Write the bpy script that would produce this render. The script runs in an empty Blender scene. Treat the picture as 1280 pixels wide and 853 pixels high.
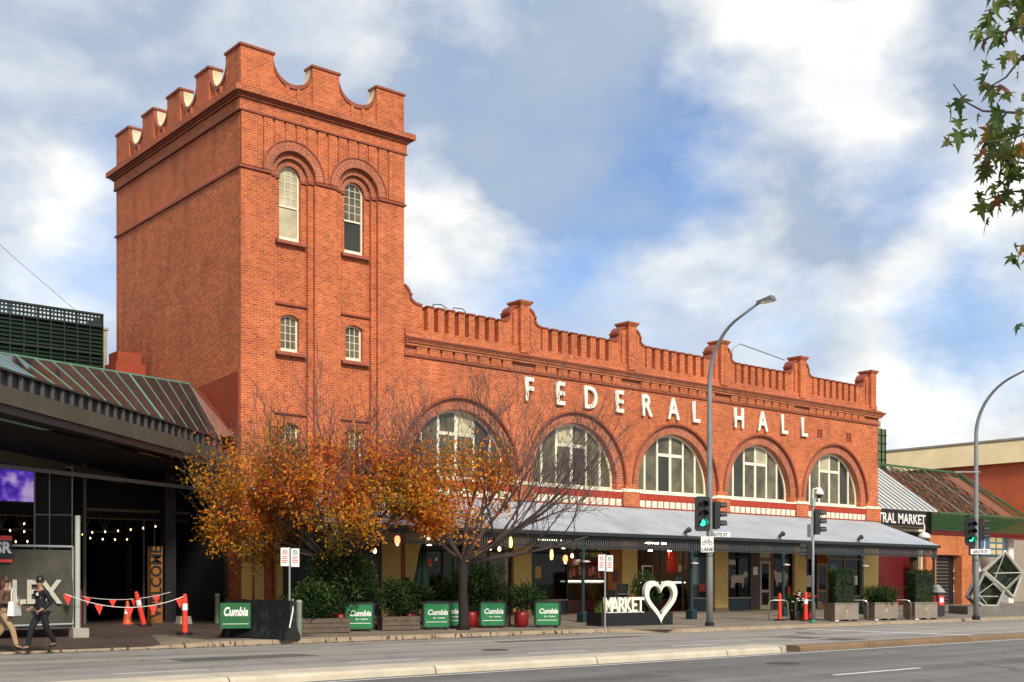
import bpy, bmesh, math, random
from mathutils import Vector, Matrix, geometry
random.seed(11)
R = math.radians
sc = bpy.context.scene
COL = sc.collection

# ------------------------------------------------------------------ camera
YAW = 39.87
cd = bpy.data.cameras.new('camera')
cam = bpy.data.objects.new('camera', cd)
COL.objects.link(cam)
cam.location = (0, 0, 1.7)
cam.rotation_euler = (R(90), 0, R(-YAW))
cd.sensor_width = 36
cd.lens = 1486 / 1280 * 36
cd.shift_y = (729 - 426.5) / 1280
cd.clip_end = 3000
sc.camera = cam
FW = Vector((math.sin(R(YAW)), math.cos(R(YAW)), 0))     # away across the street
RT = Vector((math.cos(R(YAW)), -math.sin(R(YAW)), 0))    # along to the right

# ------------------------------------------------------------------ sky, sun, exposure
SUN_AZ, SUN_EL = 195.0, 37.0       # clockwise from +Y, degrees
sd = Vector((math.sin(R(SUN_AZ)) * math.cos(R(SUN_EL)), math.cos(R(SUN_AZ)) * math.cos(R(SUN_EL)), math.sin(R(SUN_EL))))
SKY_STRENGTH = 0.085
w = bpy.data.worlds.new('World')
sc.world = w
w.use_nodes = True
nt = w.node_tree
nt.nodes.clear()
def N(t, **kw):
    n = nt.nodes.new(t)
    for k, v in kw.items():
        setattr(n, k, v)
    return n
def L(a, b):
    nt.links.new(a, b)
def mth(op, a, b=None, c=None, clamp=False):
    n = N('ShaderNodeMath', operation=op, use_clamp=clamp)
    for i, x in enumerate((a, b, c)):
        if x is None:
            continue
        if isinstance(x, (int, float)):
            n.inputs[i].default_value = x
        else:
            L(x, n.inputs[i])
    return n.outputs[0]
def ramp(fac, lo, hi, a=0.0, b=1.0):
    n = N('ShaderNodeMapRange', interpolation_type='SMOOTHSTEP')
    L(fac, n.inputs[0])
    for i, x in enumerate((lo, hi, a, b)):
        n.inputs[i + 1].default_value = x
    return n.outputs[0]
def mixc(fac, a, b):
    n = N('ShaderNodeMix', data_type='RGBA')
    if isinstance(fac, (int, float)):
        n.inputs[0].default_value = fac
    else:
        L(fac, n.inputs[0])
    for i, x in ((6, a), (7, b)):
        if isinstance(x, tuple):
            n.inputs[i].default_value = (*x, 1)
        else:
            L(x, n.inputs[i])
    return n.outputs[2]
def noise(vec, scale, detail=6, rough=.55, dist=0.0):
    n = N('ShaderNodeTexNoise')
    L(vec, n.inputs['Vector'])
    n.inputs['Scale'].default_value = scale
    n.inputs['Detail'].default_value = detail
    n.inputs['Roughness'].default_value = rough
    n.inputs['Distortion'].default_value = dist
    return n
sky = N('ShaderNodeTexSky', sky_type='NISHITA')
sky.sun_disc = False
sky.sun_elevation = R(SUN_EL)
sky.sun_rotation = R(SUN_AZ)
sky.air_density = 1.0
sky.dust_density = 0.15
sky.ozone_density = 4.0
tc = N('ShaderNodeTexCoord')
mp = N('ShaderNodeMapping')
mp.inputs['Scale'].default_value = (1, 1, 1.7)
mp.inputs['Location'].default_value = (.31, .12, .47)
L(tc.outputs['Generated'], mp.inputs[0])
wob = noise(mp.outputs[0], 5.0, 5, .6)
wv = N('ShaderNodeVectorMath', operation='MULTIPLY_ADD')
L(wob.outputs['Color'], wv.inputs[0])
wv.inputs[1].default_value = (.24, .24, .16)
L(tc.outputs['Generated'], wv.inputs[2])
wv2 = N('ShaderNodeVectorMath', operation='ADD')
L(wv.outputs[0], wv2.inputs[0])
wv2.inputs[1].default_value = (-.12, -.12, -.08)
dirn = wv2.outputs[0]
def blob(px, py, rdeg):
    v = Vector(((px - 640) / 1486, (729 - py) / 1486, 1)).normalized()
    d = RT * v.x + Vector((0, 0, 1)) * v.y + FW * v.z
    n = N('ShaderNodeVectorMath', operation='DISTANCE')
    L(dirn, n.inputs[0])
    n.inputs[1].default_value = d
    return ramp(n.outputs['Value'], R(rdeg), 0.0)
def total(lst):
    s = None
    for px, py, r, a in lst:
        b = mth('MULTIPLY', blob(px, py, r), a)
        s = b if s is None else mth('ADD', s, b)
    return s
n1 = noise(mp.outputs[0], 4.4, 8, .54, .2).outputs['Fac']
n2 = noise(mp.outputs[0], 8.0, 8, .54, .15).outputs['Fac']
# veil of cloud, thinner where blue shows through; brighter banks where the cloud is sunlit
gap = total([(850, 190, 5.2, .72), (1235, 365, 5.0, .72), (760, 300, 4.5, .36), (150, 290, 5, .5), (690, 350, 5, .42), (960, 370, 4, .4), (1130, 215, 4, .42), (620, 20, 5, .2), (1190, 470, 4, .25)])
lit = total([(1040, 115, 6.5, .72), (905, 95, 4.5, .42), (1200, 275, 5.0, .95), (560, 310, 4.4, .45), (900, 320, 4.0, .6), (50, 245, 4.5, .5), (640, 350, 4, .4), (1150, 400, 4, .4), (1130, 530, 5, .6), (90, 330, 5, .35), (1100, 450, 5, .4), (700, 480, 6, .2), (900, 400, 5, .15), (350, 60, 7, .12), (60, 330, 6, .3), (530, 250, 5, .3)])
grey = total([(640, 190, 8, .5), (980, 185, 5, .4), (60, 60, 9, .14), (760, 220, 5, .4), (1070, 245, 4.2, .42), (560, 60, 5, .2), (740, 110, 6, .42), (1200, 30, 6, .35), (800, 30, 6, .35)])
cover = mth('SUBTRACT', ramp(n1, .26, .58, .70, 1.0), gap, None, True)
bright = mth('SUBTRACT', mth('ADD', ramp(n2, .28, .74, .04, .66), mth('MULTIPLY', lit, ramp(n2, .28, .70, .70, 1.1))), grey, None, True)
shade = mixc(bright, (3.75, 4.5, 5.75), (10.4, 10.1, 9.3))
tint = N('ShaderNodeVectorMath', operation='MULTIPLY')
L(sky.outputs[0], tint.inputs[0])
tint.inputs[1].default_value = (.95, 1.15, 1.35)
col = mixc(cover, tint.outputs[0], shade)
bg = N('ShaderNodeBackground')
bg.inputs[1].default_value = SKY_STRENGTH
L(col, bg.inputs[0])
wo = N('ShaderNodeOutputWorld')
L(bg.outputs[0], wo.inputs[0])
sl = bpy.data.lights.new('sun', 'SUN')
sl.energy = 3.3
sl.angle = R(12)
sl.color = (1, .92, .80)
so = bpy.data.objects.new('sun', sl)
COL.objects.link(so)
so.rotation_euler = sd.to_track_quat('Z', 'Y').to_euler()
so.location = (10, -20, 40)
vs = sc.view_settings
vs.view_transform = 'Standard'
vs.look = 'None'
vs.exposure = 0.46
vs.gamma = 1
sc.cycles.max_bounces = 6
sc.cycles.transparent_max_bounces = 12

# ------------------------------------------------------------------ materials
MATS = {}
def mat(name, col, rough=.7, metal=0.0, var=.12, vscale=3.0, bump=0.0, bscale=40.0, spec=.5, col2=None):
    if name in MATS:
        return MATS[name]
    m = bpy.data.materials.new(name)
    m.use_nodes = True
    t = m.node_tree
    b = t.nodes['Principled BSDF']
    b.inputs['Roughness'].default_value = rough
    b.inputs['Metallic'].default_value = metal
    b.inputs['Specular IOR Level'].default_value = spec
    geo = t.nodes.new('ShaderNodeNewGeometry')
    if var or col2:
        n = t.nodes.new('ShaderNodeTexNoise')
        n.inputs['Scale'].default_value = vscale
        n.inputs['Detail'].default_value = 6
        n.inputs['Roughness'].default_value = .65
        t.links.new(geo.outputs['Position'], n.inputs['Vector'])
        mr = t.nodes.new('ShaderNodeMapRange')
        mr.inputs[1].default_value = .3
        mr.inputs[2].default_value = .7
        t.links.new(n.outputs['Fac'], mr.inputs[0])
        mx = t.nodes.new('ShaderNodeMix')
        mx.data_type = 'RGBA'
        t.links.new(mr.outputs[0], mx.inputs[0])
        c2 = col2 or tuple(min(1, c * (1 + var)) for c in col)
        c1 = col if col2 else tuple(c * (1 - var) for c in col)
        mx.inputs[6].default_value = (*c1, 1)
        mx.inputs[7].default_value = (*c2, 1)
        t.links.new(mx.outputs[2], b.inputs['Base Color'])
    else:
        b.inputs['Base Color'].default_value = (*col, 1)
    if bump:
        n2_ = t.nodes.new('ShaderNodeTexNoise')
        n2_.inputs['Scale'].default_value = bscale
        n2_.inputs['Detail'].default_value = 4
        t.links.new(geo.outputs['Position'], n2_.inputs['Vector'])
        bp = t.nodes.new('ShaderNodeBump')
        bp.inputs['Strength'].default_value = bump
        bp.inputs['Distance'].default_value = .02
        t.links.new(n2_.outputs['Fac'], bp.inputs['Height'])
        t.links.new(bp.outputs[0], b.inputs['Normal'])
    MATS[name] = m
    return m
def brick_mat(name, c1, c2, mortar, uv=False, bw=.24, rh=.086, ms=.009, stain=(.5, .3)):
    m = bpy.data.materials.new(name)
    m.use_nodes = True
    t = m.node_tree
    ln = t.links.new
    b = t.nodes['Principled BSDF']
    b.inputs['Roughness'].default_value = .82
    b.inputs['Specular IOR Level'].default_value = .25
    geo = t.nodes.new('ShaderNodeNewGeometry')
    if uv:
        u = t.nodes.new('ShaderNodeUVMap')
        vec = u.outputs[0]
    else:
        sp = t.nodes.new('ShaderNodeSeparateXYZ')
        ln(geo.outputs['Position'], sp.inputs[0])
        sn = t.nodes.new('ShaderNodeSeparateXYZ')
        ln(geo.outputs['True Normal'], sn.inputs[0])
        ax = t.nodes.new('ShaderNodeMath'); ax.operation = 'ABSOLUTE'; ln(sn.outputs[0], ax.inputs[0])
        ay = t.nodes.new('ShaderNodeMath'); ay.operation = 'ABSOLUTE'; ln(sn.outputs[1], ay.inputs[0])
        gt = t.nodes.new('ShaderNodeMath'); gt.operation = 'GREATER_THAN'; ln(ax.outputs[0], gt.inputs[0]); ln(ay.outputs[0], gt.inputs[1])
        mx = t.nodes.new('ShaderNodeMix'); mx.data_type = 'FLOAT'
        ln(gt.outputs[0], mx.inputs[0]); ln(sp.outputs[0], mx.inputs[2]); ln(sp.outputs[1], mx.inputs[3])
        cb = t.nodes.new('ShaderNodeCombineXYZ')
        ln(mx.outputs[0], cb.inputs[0]); ln(sp.outputs[2], cb.inputs[1])
        vec = cb.outputs[0]
    br = t.nodes.new('ShaderNodeTexBrick')
    br.inputs['Scale'].default_value = 1
    br.inputs['Brick Width'].default_value = bw
    br.inputs['Row Height'].default_value = rh
    br.inputs['Mortar Size'].default_value = ms
    br.inputs['Mortar Smooth'].default_value = .15
    br.inputs['Bias'].default_value = -.15
    br.inputs['Color1'].default_value = (*c1, 1)
    br.inputs['Color2'].default_value = (*c2, 1)
    br.inputs['Mortar'].default_value = (*mortar, 1)
    ln(vec, br.inputs['Vector'])
    n = t.nodes.new('ShaderNodeTexNoise')
    n.inputs['Scale'].default_value = .55
    n.inputs['Detail'].default_value = 7
    n.inputs['Roughness'].default_value = .7
    ln(geo.outputs['Position'], n.inputs['Vector'])
    mr = t.nodes.new('ShaderNodeMapRange')
    mr.inputs[1].default_value = .32; mr.inputs[2].default_value = .68
    mr.inputs[3].default_value = .80; mr.inputs[4].default_value = 1.14
    ln(n.outputs['Fac'], mr.inputs[0])
    mpv = t.nodes.new('ShaderNodeMapping'); mpv.inputs['Scale'].default_value = (2.6, 2.6, .16)
    ln(geo.outputs['Position'], mpv.inputs[0])
    nst = t.nodes.new('ShaderNodeTexNoise'); nst.inputs['Scale'].default_value = 1.0; nst.inputs['Detail'].default_value = 5; nst.inputs['Roughness'].default_value = .6
    ln(mpv.outputs[0], nst.inputs['Vector'])
    mrs = t.nodes.new('ShaderNodeMapRange'); mrs.inputs[1].default_value = .52; mrs.inputs[2].default_value = .74; mrs.inputs[3].default_value = 1.0; mrs.inputs[4].default_value = .76
    ln(nst.outputs['Fac'], mrs.inputs[0])
    n2_ = t.nodes.new('ShaderNodeTexNoise')
    n2_.inputs['Scale'].default_value = 5
    n2_.inputs['Detail'].default_value = 3
    ln(geo.outputs['Position'], n2_.inputs['Vector'])
    mr2 = t.nodes.new('ShaderNodeMapRange')
    mr2.inputs[1].default_value = .3; mr2.inputs[2].default_value = .7
    mr2.inputs[3].default_value = .85; mr2.inputs[4].default_value = 1.12
    ln(n2_.outputs['Fac'], mr2.inputs[0])
    mm = t.nodes.new('ShaderNodeMath'); mm.operation = 'MULTIPLY'
    ln(mr.outputs[0], mm.inputs[0]); ln(mr2.outputs[0], mm.inputs[1])
    mm2 = t.nodes.new('ShaderNodeMath'); mm2.operation = 'MULTIPLY'; ln(mm.outputs[0], mm2.inputs[0]); ln(mrs.outputs[0], mm2.inputs[1]); mm = mm2
    vm = t.nodes.new('ShaderNodeVectorMath'); vm.operation = 'SCALE'
    ln(br.outputs['Color'], vm.inputs[0]); ln(mm.outputs[0], vm.inputs['Scale'])
    ln(vm.outputs[0], b.inputs['Base Color'])
    bp = t.nodes.new('ShaderNodeBump')
    bp.inputs['Strength'].default_value = .55
    bp.inputs['Distance'].default_value = .012
    bp.invert = True
    ln(br.outputs['Fac'], bp.inputs['Height'])
    ln(bp.outputs[0], b.inputs['Normal'])
    MATS[name] = m
    return m
def emit_mat(name, col, s):
    m = bpy.data.materials.new(name)
    m.use_nodes = True
    b = m.node_tree.nodes['Principled BSDF']
    b.inputs['Base Color'].default_value = (*[c * .5 for c in col], 1)
    b.inputs['Emission Color'].default_value = (*col, 1)
    b.inputs['Emission Strength'].default_value = s
    MATS[name] = m
    return m
def glass_mat(name, tint, ior=1.33):
    m = bpy.data.materials.new(name)
    m.use_nodes = True
    t = m.node_tree
    t.nodes.clear()
    tr = t.nodes.new('ShaderNodeBsdfTransparent')
    tr.inputs[0].default_value = (*tint, 1)
    gl = t.nodes.new('ShaderNodeBsdfGlossy')
    gl.inputs['Roughness'].default_value = .02
    fr = t.nodes.new('ShaderNodeFresnel')
    fr.inputs[0].default_value = ior
    mx = t.nodes.new('ShaderNodeMixShader')
    o = t.nodes.new('ShaderNodeOutputMaterial')
    t.links.new(fr.outputs[0], mx.inputs[0])
    t.links.new(tr.outputs[0], mx.inputs[1])
    t.links.new(gl.outputs[0], mx.inputs[2])
    t.links.new(mx.outputs[0], o.inputs[0])
    MATS[name] = m
    return m
def attr_mat(name, rough=.6, trans=.25):
    m = bpy.data.materials.new(name)
    m.use_nodes = True
    t = m.node_tree
    b = t.nodes['Principled BSDF']
    b.inputs['Roughness'].default_value = rough
    b.inputs['Specular IOR Level'].default_value = .3
    a = t.nodes.new('ShaderNodeAttribute')
    a.attribute_name = 'leafcol'
    t.links.new(a.outputs['Color'], b.inputs['Base Color'])
    tl = t.nodes.new('ShaderNodeBsdfTranslucent')
    t.links.new(a.outputs['Color'], tl.inputs[0])
    mx = t.nodes.new('ShaderNodeMixShader')
    mx.inputs[0].default_value = trans
    t.links.new(b.outputs[0], mx.inputs[1])
    t.links.new(tl.outputs[0], mx.inputs[2])
    t.links.new(mx.outputs[0], t.nodes['Material Output'].inputs[0])
    MATS[name] = m
    return m
BRICK = brick_mat('brick', (.54, .120, .037), (.35, .058, .019), (.54, .29, .16))
BRICKSIDE = BRICK
VOUS = brick_mat('voussoir_brick', (.40, .085, .036), (.27, .052, .026), (.50, .32, .20), uv=True, bw=.23, rh=.08)
BRICKO = brick_mat('orange_brick', (.52, .15, .045), (.42, .10, .03), (.42, .22, .12))
TERRA = mat('terracotta', (.25, .060, .027), .6, var=.3, vscale=4, bump=.2)
TERRAB = brick_mat('moulded_brick', (.42, .098, .036), (.29, .055, .022), (.50, .29, .17))
REDTILE = mat('red_glazed_brick', (.42, .045, .022), .45, var=.25, vscale=6)
CREAM = mat('cream_paint', (.66, .56, .38), .6, var=.1, vscale=2)
CREAMW = mat('cream_white_paint', (.74, .68, .52), .5, var=.08, vscale=3)
LETW = mat('letter_cream', (.82, .78, .64), .5, var=.05)
RENDERC = mat('cream_render', (.60, .49, .30), .8, var=.2, vscale=3)
PILLAR = mat('yellow_paint', (.72, .48, .14), .6, var=.12, vscale=1.5)
RUST = mat('rust_red_render', (.27, .042, .012), .75, var=.15, vscale=1.5)
RUSTB = mat('rust_metal', (.17, .045, .025), .6, var=.15)
DARK = mat('charcoal_metal', (.022, .023, .024), .5, var=.2)
BLACK = mat('black_paint', (.010, .010, .011), .45, var=.15)
NAVY = mat('dark_teal_paint', (.010, .030, .036), .4, var=.15)
GREYM = mat('galvanised_grey', (.30, .31, .31), .45, .3, var=.15, vscale=6)
POLE = mat('grey_pole_paint', (.22, .235, .24), .45, .2, var=.15, vscale=2)
ROOFM = mat('pale_roof_sheet', (.31, .35, .39), .55, .0, vscale=.7, col2=(.42, .45, .48))
GREENP = mat('green_paint', (.045, .115, .045), .5, var=.15)
DGREEN = mat('dark_green_paint', (.004, .017, .008), .5, var=.25)
MINT = mat('mint_green_bar', (.13, .30, .20), .5, var=.1)
CONC = mat('concrete', (.33, .30, .25), .85, var=.22, vscale=1.5, bump=.2)
CONCD = mat('dark_concrete', (.16, .15, .13), .85, var=.22, vscale=2, bump=.2)
CONCB = mat('brown_concrete', (.17, .105, .055), .85, var=.3, vscale=1.2, bump=.2)
WOODP = mat('planter_timber', (.10, .07, .05), .8, var=.3, vscale=5)
CORTEN = mat('planter_metal', (.22, .18, .14), .6, var=.2)
REDP = mat('red_planter', (.20, .008, .008), .35, var=.2)
REDPL = mat('red_plastic', (.75, .05, .03), .4, var=.1)
ORANGEP = mat('orange_plastic', (.62, .10, .03), .5, var=.1)
WHITE = mat('white_paint', (.72, .71, .68), .5, var=.06)
SIGNG = mat('sign_green', (.005, .17, .045), .5, var=.22, vscale=4, bump=.15, bscale=3)
YELLOW = mat('yellow_letter', (.75, .52, .10), .5, var=.05)
GLASSD = mat('dark_glass', (.035, .034, .026), .08, var=.4, vscale=1.0, bump=.12, bscale=1.6)
GLASSO = mat('olive_glass', (.110, .096, .056), .13, var=.6, vscale=1.3, bump=.12, bscale=1.6)
GLASSL = mat('pale_blind_glass', (.42, .38, .24), .15, var=.35, vscale=1.2)
GLASSR = mat('roof_glass', (.020, .024, .027), .05, var=.4, vscale=.6)
GLASS = glass_mat('shop_glass', (.62, .66, .62))
GLASSG = glass_mat('green_tint_glass', (.30, .36, .30))
SKIN = mat('skin', (.32, .17, .11), .6, var=.05)
SOIL = mat('soil', (.05, .035, .02), .9)
BARK = mat('bark', (.014, .011, .010), .85, var=.35, vscale=12, bump=.4)
TWIG = mat('twig_bark', (.075, .052, .048), .85, var=.3, vscale=12)
LEAF = attr_mat('leaf', .6, .5)
DKRED = mat('dark_red_panel', (.10, .006, .008), .5, var=.15)
ORANGEW = mat('orange_panel', (.40, .11, .012), .6, var=.12)
INTER = mat('shop_interior', (.12, .070, .040), .8, var=.4, vscale=1.5)
TIMBER = mat('timber', (.26, .13, .05), .6, var=.25, vscale=5)

# ------------------------------------------------------------------ mesh helpers
class MB:
    def __init__(s):
        s.v, s.f, s.uv, s.c = [], [], [], []
    def add(s, vs_, fs, uvs=None):
        o = len(s.v)
        s.v += [tuple(p) for p in vs_]
        for i, f in enumerate(fs):
            s.f.append(tuple(o + k for k in f))
            s.uv.append(uvs[i] if uvs else None)
        return s
    def box(s, x0, x1, y0, y1, z0, z1):
        return s.add([(x0, y0, z0), (x1, y0, z0), (x1, y1, z0), (x0, y1, z0), (x0, y0, z1), (x1, y0, z1), (x1, y1, z1), (x0, y1, z1)],
                     [(3, 2, 1, 0), (4, 5, 6, 7), (0, 1, 5, 4), (1, 2, 6, 5), (2, 3, 7, 6), (3, 0, 4, 7)])
    def hexa(s, p):
        return s.add(p, [(3, 2, 1, 0), (4, 5, 6, 7), (0, 1, 5, 4), (1, 2, 6, 5), (2, 3, 7, 6), (3, 0, 4, 7)])
    def taper(s, cx, cy, z0, z1, a0, b0, a1, b1):
        return s.hexa([(cx - a0, cy - b0, z0), (cx + a0, cy - b0, z0), (cx + a0, cy + b0, z0), (cx - a0, cy + b0, z0),
                       (cx - a1, cy - b1, z1), (cx + a1, cy - b1, z1), (cx + a1, cy + b1, z1), (cx - a1, cy + b1, z1)])
    def bar(s, p, q, w_, h, up=(0, 0, 1)):
        p, q = Vector(p), Vector(q)
        d = (q - p).normalized()
        a = d.cross(Vector(up))
        if a.length < 1e-4:
            a = d.cross(Vector((1, 0, 0)))
        a.normalize()
        b = a.cross(d).normalized()
        a, b = a * w_ / 2, b * h / 2
        return s.hexa([p - a - b, p + a - b, p + a + b, p - a + b, q - a - b, q + a - b, q + a + b, q - a + b])
    def quad(s, *p):
        return s.add(p, [tuple(range(len(p)))])
    def slab(s, a, b, c, d, t):
        a, b, c, d = map(Vector, (a, b, c, d))
        n = (b - a).cross(d - a).normalized() * t
        return s.hexa([a, b, c, d, a + n, b + n, c + n, d + n])
    def tube(s, pts, rads, n=8, cap=True):
        pts = [Vector(p) for p in pts]
        if not hasattr(rads, '__len__'):
            rads = [rads] * len(pts)
        o = len(s.v)
        ref = None
        for i, p in enumerate(pts):
            d = (pts[min(i + 1, len(pts) - 1)] - pts[max(i - 1, 0)]).normalized()
            if ref is None:
                ref = d.orthogonal().normalized()
            a = (ref - d * ref.dot(d))
            a = a.normalized() if a.length > 1e-5 else d.orthogonal().normalized()
            ref = a
            b = d.cross(a)
            for k in range(n):
                an = 2 * math.pi * k / n
                s.v.append(tuple(p + (a * math.cos(an) + b * math.sin(an)) * rads[i]))
        for i in range(len(pts) - 1):
            for k in range(n):
                k2 = (k + 1) % n
                s.f.append((o + i * n + k, o + i * n + k2, o + (i + 1) * n + k2, o + (i + 1) * n + k))
                s.uv.append(None)
        if cap:
            s.f.append(tuple(o + k for k in reversed(range(n)))); s.uv.append(None)
            s.f.append(tuple(o + (len(pts) - 1) * n + k for k in range(n))); s.uv.append(None)
        return s
    def lathe(s, prof, n=12, c=(0, 0, 0)):
        o = len(s.v)
        for r, z in prof:
            for k in range(n):
                an = 2 * math.pi * k / n
                s.v.append((c[0] + r * math.cos(an), c[1] + r * math.sin(an), c[2] + z))
        for i in range(len(prof) - 1):
            for k in range(n):
                k2 = (k + 1) % n
                s.f.append((o + i * n + k, o + i * n + k2, o + (i + 1) * n + k2, o + (i + 1) * n + k)); s.uv.append(None)
        s.f.append(tuple(o + k for k in reversed(range(n)))); s.uv.append(None)
        s.f.append(tuple(o + (len(prof) - 1) * n + k for k in range(n))); s.uv.append(None)
        return s
    def prism(s, loops, d0, d1, axis='Y'):
        def M(a, b, d):
            return (a, d, b) if axis == 'Y' else ((d, a, b) if axis == 'X' else (a, b, d))
        flat = [p for lp in loops for p in lp]
        tris = geometry.tessellate_polygon([[Vector((a, b, 0)) for a, b in lp] for lp in loops])
        o = len(s.v)
        n = len(flat)
        s.v += [M(a, b, d0) for a, b in flat] + [M(a, b, d1) for a, b in flat]
        for t in tris:
            s.f.append(tuple(o + i for i in t)); s.uv.append(None)
            s.f.append(tuple(o + n + i for i in reversed(t))); s.uv.append(None)
        k = 0
        for lp in loops:
            for i in range(len(lp)):
                j = (i + 1) % len(lp)
                s.f.append((o + k + i, o + k + j, o + n + k + j, o + n + k + i)); s.uv.append(None)
            k += len(lp)
        return s
    def ring(s, cx, cz, r0, r1, y0, y1, a0=0, a1=180, n=28):
        """voussoir ring facing -Y with uv along the radius and the arc"""
        rm = (r0 + r1) / 2
        for i in range(n):
            t0, t1 = R(a0 + (a1 - a0) * i / n), R(a0 + (a1 - a0) * (i + 1) / n)
            def P(r, t, y):
                return (cx + r * math.cos(t), y, cz + r * math.sin(t))
            vs_ = [P(r0, t0, y0), P(r1, t0, y0), P(r1, t1, y0), P(r0, t1, y0), P(r0, t0, y1), P(r1, t0, y1), P(r1, t1, y1), P(r0, t1, y1)]
            U = lambda r, t: (r - r0, t * rm)
            f = [(0, 1, 2, 3), (3, 2, 6, 7), (0, 3, 7, 4), (1, 5, 6, 2)]
            uv = [[U(r0, t0), U(r1, t0), U(r1, t1), U(r0, t1)], None, [(0, t0 * rm), (0, t1 * rm), (y1 - y0, t1 * rm), (y1 - y0, t0 * rm)], [(0, t0 * rm), (y1 - y0, t0 * rm), (y1 - y0, t1 * rm), (0, t1 * rm)]]
            s.add(vs_, f, uv)
        return s
    def mesh(s, name, m, smooth=False, fixn=True):
        me = bpy.data.meshes.new(name)
        me.from_pydata(s.v, [], s.f)
        if any(u is not None for u in s.uv):
            ul = me.uv_layers.new(name='UVMap')
            for p, u in zip(me.polygons, s.uv):
                if u:
                    for k, li in enumerate(p.loop_indices):
                        ul.data[li].uv = u[k]
        if fixn:
            bm = bmesh.new()
            bm.from_mesh(me)
            bmesh.ops.recalc_face_normals(bm, faces=bm.faces)
            bm.to_mesh(me)
            bm.free()
        for mm in (m if isinstance(m, (list, tuple)) else [m]):
            me.materials.append(mm)
        if smooth:
            me.polygons.foreach_set('use_smooth', [True] * len(me.polygons))
        return me
def arch_loop(cx, z0, spring, r, n=24):
    return [(cx - r, z0), (cx + r, z0)] + [(cx + r * math.cos(math.pi * i / n), spring + r * math.sin(math.pi * i / n)) for i in range(n + 1)]
def seg_loop(cx, hw, z0, z1, rise, n=8):
    pts = [(cx - hw, z0), (cx + hw, z0)]
    for i in range(n + 1):
        a = 1 - 2 * i / n
        pts.append((cx + hw * a, z1 - rise * a * a))
    return pts
def rect(a0, a1, b0, b1):
    return [(a0, b0), (a1, b0), (a1, b1), (a0, b1)]
def setp(o, label=None, cat=None, group=None, kind=None):
    for k, v in (('label', label), ('category', cat), ('group', group), ('kind', kind)):
        if v:
            o[k] = v
    return o
def thing(name, label, cat, loc=(0, 0, 0), rz=0.0, group=None):
    o = bpy.data.objects.new(name, None)
    o.empty_display_size = .2
    COL.objects.link(o)
    o.location = loc
    o.rotation_euler = (0, 0, rz)
    return setp(o, label, cat, group)
def part(name, mb, m, parent=None, world=False, smooth=False, label=None, kind=None, fixn=True):
    me = mb.mesh(name, m, smooth, fixn) if isinstance(mb, MB) else mb
    o = bpy.data.objects.new(name, me)
    COL.objects.link(o)
    if parent is not None:
        o.parent = parent
        if world:
            p = parent
            off = Vector((0, 0, 0))
            while p is not None:
                off += Vector(p.location)
                p = p.parent
            o.matrix_parent_inverse = Matrix.Translation(-Vector(parent.location) if parent.parent is None else Vector((0, 0, 0)))
    return setp(o, label, None, None, kind)
def solo(name, mb, m, label, cat, group=None, smooth=False):
    me = mb.mesh(name, m, smooth) if isinstance(mb, MB) else mb
    o = bpy.data.objects.new(name, me)
    COL.objects.link(o)
    return setp(o, label, cat, group)
def struct(name, mb, m, parent=None, smooth=False):
    o = part(name, mb, m, parent, smooth=smooth)
    if parent is None:
        o['kind'] = 'structure'
    return o
def dup(root, loc, rz=0.0, label=None):
    r = root.copy()
    COL.objects.link(r)
    r.location = loc
    r.rotation_euler = (0, 0, rz)
    if label:
        r['label'] = label
    for ch in list(root.children):
        c = ch.copy(); COL.objects.link(c); c.parent = r
        for g in list(ch.children):
            d = g.copy(); COL.objects.link(d); d.parent = c
    return r
def text_mesh(s, h, m, bold=0.0, ext=.01, sx=1.0, shear=0.0, align='CENTER'):
    """upright letters facing -Y, standing on z = 0; h is the height of the capitals"""
    cu = bpy.data.curves.new('lettering', 'FONT')
    cu.body = s
    cu.size = h / .73
    cu.offset = bold
    cu.extrude = ext
    cu.shear = shear
    cu.align_x = align
    cu.resolution_u = 3
    ob = bpy.data.objects.new('lettering', cu)
    COL.objects.link(ob)
    dg = bpy.context.evaluated_depsgraph_get()
    me = bpy.data.meshes.new_from_object(ob.evaluated_get(dg))
    bpy.data.objects.remove(ob)
    bpy.data.curves.remove(cu)
    me.transform(Matrix(((sx, 0, 0, 0), (0, 0, -1, 0), (0, 1, 0, 0), (0, 0, 0, 1))))
    me.materials.clear()
    me.materials.append(m)
    return me
TXT = {}
for key, a in {**{'L' + c: (c, 1.0, LETW, .022, .05, .82) for c in 'FEDRALH'},
               **{'M' + c: (c, .56, LETW, .018, .05, .66) for c in 'MARKET'},
               'central': ('CENTRAL MARKET', .56, WHITE, .014, .01, .86), 'plex': ('PLEX', .66, mat('faded_white', (.46, .43, .35), .7), .024, .004, .95),
               'welcome': ('WELCOME', .38, BLACK, .012, .004, .94), 'fsr': ('FSR', .30, WHITE, .015, .004, .9),
               'conn': ("O'CONNELL'S", .30, YELLOW, .008, .006, .95), 'city': ('CITY MEATS', .2, YELLOW, .006, .006, .95),
               'cum': ('Cumbia', .185, WHITE, .009, .002, 1.0, .25), 'cums': ('bar + kitchen', .055, WHITE, .002, .002, 1.0),
               'lane': ('LANE', .14, BLACK, .004, .002, .9), 'grote': ('GROTE ST', .12, BLACK, .003, .002, .85), 'pp': ('P', .16, BLACK, .004, .002, 1.0),
               'J': ('J', .5, WHITE, .02, .004, 1.0)}.items():
    TXT[key] = text_mesh(*a)

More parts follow.
